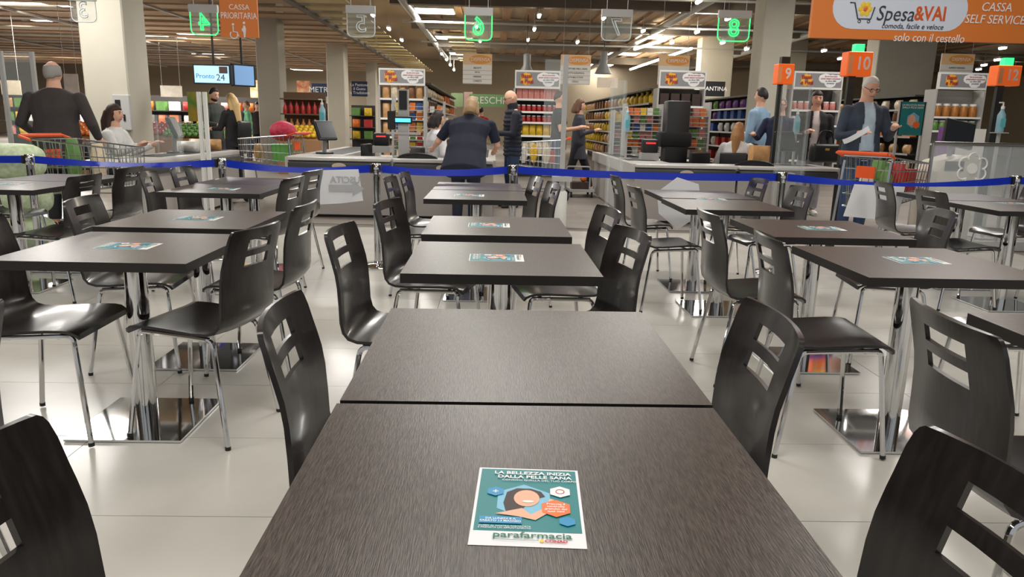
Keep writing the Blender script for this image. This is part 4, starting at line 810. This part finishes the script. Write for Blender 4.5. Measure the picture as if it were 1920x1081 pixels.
person('grey haired man with glasses in a navy jacket behind a clear screen',pxx(1462,11.6),11.6,R9(-35),1.70,(34,42,72),(50,52,60),(40,40,40),(140,136,132),'short',glasses=True,L=((.1,-.1,-.25),(.08,-.36,-.2)),R=((.1,-.1,-.25),(.06,-.36,-.24)),headtilt=.1,wide=1.1)
wm=person('smiling woman in a black jacket, white top and pale grey trousers',pxx(1527,11.0),11.0,R9(-12),1.78,(32,32,36),(176,178,186),(226,226,226),(48,34,32),'bob',openf=.075,shirt=(222,216,218),L=((.06,-.02,-.27),(-.05,-.22,-.2)),R=((.06,.0,-.28),(.05,-.16,-.46)))
t=thing('handbag','black leather handbag with a gold clasp held by the woman in a black jacket','handbag',(pxx(1552,10.6),10.6,.80)); MB().bx(-.2,.2,-.08,.08,0,.26).bevel(.05,3).build('bag_body',blackp,t,True); MB().tube([(-.12,0,.25),(-.08,0,.44),(.08,0,.44),(.12,0,.25)],.012,6,bend=.06).build('handle',blackp,t,True); MB().bx(-.03,.03,-.09,-.08,.17,.2).build('clasp',mat('gold',(200,160,80),.3,1),t)
bm_=person('grey haired man in a blue blazer and light shirt reading a receipt',pxx(1619,9.0),9.0,R9(4),1.86,(52,62,78),(50,70,104),(50,44,40),(206,205,203),'short',openf=.1,shirt=(176,198,214),glasses=True,headtilt=.38,L=((.09,-.04,-.28),(.0,-.30,-.24)),R=((.09,-.04,-.28),(-.04,-.32,-.18)),wide=1.12)
rp=PD(1606,252,8.5); b=MB().sheet([[(-.16+.03*i,-.01*i,-.06+.16*(i/8)**1.3),(-.13+.03*i,-.01*i,-.11+.16*(i/8)**1.3)] for i in range(9)]); bmesh.ops.solidify(b.bm,geom=list(b.bm.faces),thickness=.001); o=b.build('receipt',paper,None,True,rp); tag(o,'long curling white till receipt in the hands of the man in a blazer','receipt')
# ================================================================== far walls, produce hall
def wallsign(x0,y0,x1,y1,y,m,label,s=None,sz=.3,tm=whitep,cat='sign'):
    t,w,h=panel('wall_sign',label,cat,x0,y0,x1,y1,y,m)
    if s: text('lettering',s,sz,tm,t,(0,-.006,0),FRONT)
    return t
wallsign(880,176,946,201,40,mat('fresh_green',(120,168,110),.6),'green wall sign reading FRESCHI at the far end of the aisle','FRESCHI',.5)
wallsign(846,174,868,200,40.2,mat('pale_green',(150,176,130),.6),'plain pale green wall panel beside the FRESCHI sign'); wallsign(870,172,886,200,40.1,mat('rose_print',(206,170,160),.6),'rose coloured photo panel beside the FRESCHI sign',cat='panel')
wallsign(659,152,689,181,32,mat('navy_sign',(30,48,84),.6),'dark blue sign reading il Gusto la Tradizione','La Passione\nil Gusto\nla Tradizione',.16); wallsign(584,156,622,181,30,mat('navy_sign',(30,48,84),.6),'dark blue arched counter sign partly behind the pillar','METRO',.3)
wallsign(468,150,493,190,28,mat('food_print',(206,140,84),.6,col2=(236,210,170),nscale=5),'food photo panel on the produce wall left of the pillar',cat='poster'); wallsign(556,151,582,180,30,mat('food_print2',(190,96,60),.6,col2=(226,180,130),nscale=5),'reddish food photo panel on the produce wall between pillars',cat='poster')
wallsign(1320,152,1358,181,26,blackp,'black hanging sign reading CANTINA','CANTINA',.2); wallsign(1120,145,1158,165,30,mat('pale_sign',(216,206,196),.6),'pale hanging sign with a round emblem near the wine section')
for (x0,x1,y,zt) in ((0,480,26,1.9),(530,610,28,1.8),(655,700,30,1.8)):
    a=PD(x0,230,y).x; b_=PD(x1,230,y).x; t=thing('produce_stand','dark wall shelving along the produce hall behind the pillars' if x0==0 else 'dark produce shelving seen between two pillars','shelf',((a+b_)/2,y,0),0,'produce hall shelving'); w=b_-a
    MB().bx(-w/2,w/2,.5,.55,0,zt).build('back_panel',shelf_d,t)
    for z in (.5,.95,1.4): MB().bx(-w/2,w/2,0,.5,z-.03,z).build('shelf_board',shelf_d,t)
    for z in (.5,.95,1.4):
        n=int(w/.42)
        for i in range(n):
            c=random.choice(['red','orange','yellow','green','white','bread','pink']); product(random.choice(['bag','box']),c,.3,.3,.25,(a+w*(i+.5)/n,y+.22,z),'%s pack on the produce hall shelving'%c,'%s packs on the produce hall shelving'%c)
for px,y,c in ((165,15,'orange'),(345,15.5,'green'),(300,17,'red'),(560,17,'yellow')):
    p=PD(px,230,y); t=thing('fruit_crate_stand','slanted crate stand heaped with %s fruit in the produce hall'%c,'stand',(p.x,y,0)); MB().bx(-.5,.5,0,.6,0,.7).build('base',mat('crate_wood',(150,112,76),.7),t); MB().poly([(-.5,0,.7),(.5,0,.7),(.5,.6,.95),(-.5,.6,.95)],(0,0,.06)).build('tray',mat('crate_wood',(150,112,76),.7),t)
    if 'fr' not in PM: PM['fr']={}
    if c not in PM['fr']: PM['fr'][c]=MB().blob((0,0,0),(.06,.06,.056),2).mesh('fruit',pm(c,cols[c]),True)
    for i in range(8):
        for j in range(4): o=link('fruit',PM['fr'][c],None,(p.x-.42+i*.12,y+.08+j*.14,.872+j*.058)); tag(o,'round %s fruit heaped on a crate stand'%c,'fruit','%s fruit on crate stands'%c)
t,w,h=panel('produce_banner','green produce banner with printed vegetables beside the bearded man','banner',350,172,398,228,14.6,mat('banner_green',(96,150,60),.6,col2=(206,170,60),nscale=4),.03); MB().bx(-.03,.03,.0,.03,-t.location.z,-h/2).build('post',lgrey,t); MB().bx(-.3,.3,-.15,.15,-t.location.z,-t.location.z+.02).build('foot',lgrey,t)
t=thing('shelf_rack','brown wooden rack of bottles and baskets before the second pillar','shelf',(PD(566,230,18).x,18,0)); MB().bx(-.5,.5,.35,.38,0,1.85).build('back_panel',mat('rack_wood',(104,78,58),.6),t)
for z in (.5,.95,1.35,1.7): MB().bx(-.5,.5,0,.36,z-.03,z).build('shelf_board',MT['rack_wood'],t)
for z,c in ((.5,'dark'),(.95,'amber'),(1.35,'red')):
    for i in range(7): product('bottle',c,.11,.28,.11,(t.location.x-.42+i*.14,18.15,z),'%s bottle on the brown wooden rack'%c,'%s bottles on the brown rack'%c)

for x0,y0,x1,y1,Y,c,lab in ((300,160,342,182,24,(214,206,190),'pale hanging price board over the produce stands'),(0,150,40,178,20,(200,186,160),'cream hanging board over the fruit at the hall edge'),(118,138,150,190,18,(226,214,206),'narrow white hanging banner beside the widest pillar')):
    t,w,h=panel('price_board',lab,'sign',x0,y0,x1,y1,Y,mat('board_%d_%d_%d'%c,c,.6,noise=.1,nscale=5)); hang(t,w,h,t.location.z,3.7)

# ---- more goods and small fixtures
zc=.774
for px,y,k,c,w,h,d,lab in ((352,10.2,'bag','white',.3,.14,.22,'white folded bag on the priority lane belt'),(372,10.6,'bag','cream',.26,.16,.22,'cream food bag on the priority lane belt'),(398,10.95,'bag','bread',.26,.15,.2,'brown bread bag on the priority lane belt')):
    product(k,c,w,h,d,(PD(px,265,y).x if -4.25<PD(px,265,y).x<-3.9 else -4.06,y,zc),lab,None)
product('bag','bread',.3,.26,.24,(PD(1425,270,10.05).x,10.05,.769),'crumpled brown carrier bag on the checkout before the blue shirted man',None)
for i in range(8): product('bottle','blue',.1,.3,.1,(PD(92,370,6.9).x+.2+.125*(i%4),6.86+.125*(i//4),0),'blue water bottle standing under the table before the sacks','blue water bottles on the floor')
p=PD(1812,250,11.2); t=thing('promo_carton','white floor display carton with a purple side behind the self checkout','display',(p.x,11.2,0)); MB().bx(-.14,.3,0,.35,0,1.32).build('carton_body',white,t); MB().bx(-.22,-.14,-.005,.355,0,1.34).build('purple_side',pm('purple',cols['purple']),t); MB().bx(-.1,.26,-.006,0,.9,.92).build('printed_line',dline,t)
for px,py,Y in ((988,122,26),(1132,118,26)):
    p=PD(px,py,Y); t=thing('pendant_lamp','dark cone shaped pendant lamp over the sales floor','lamp',p,0,'dark pendant lamps'); MB().lathe([(.3,-.35),(.29,-.33),(.12,0),(.12,.35),(.05,.38)],16).build('shade',greyp,t,True); MB().tube([(0,0,.38),(0,0,4.84-p.z)],.015,6).build('cord',blackp,t)
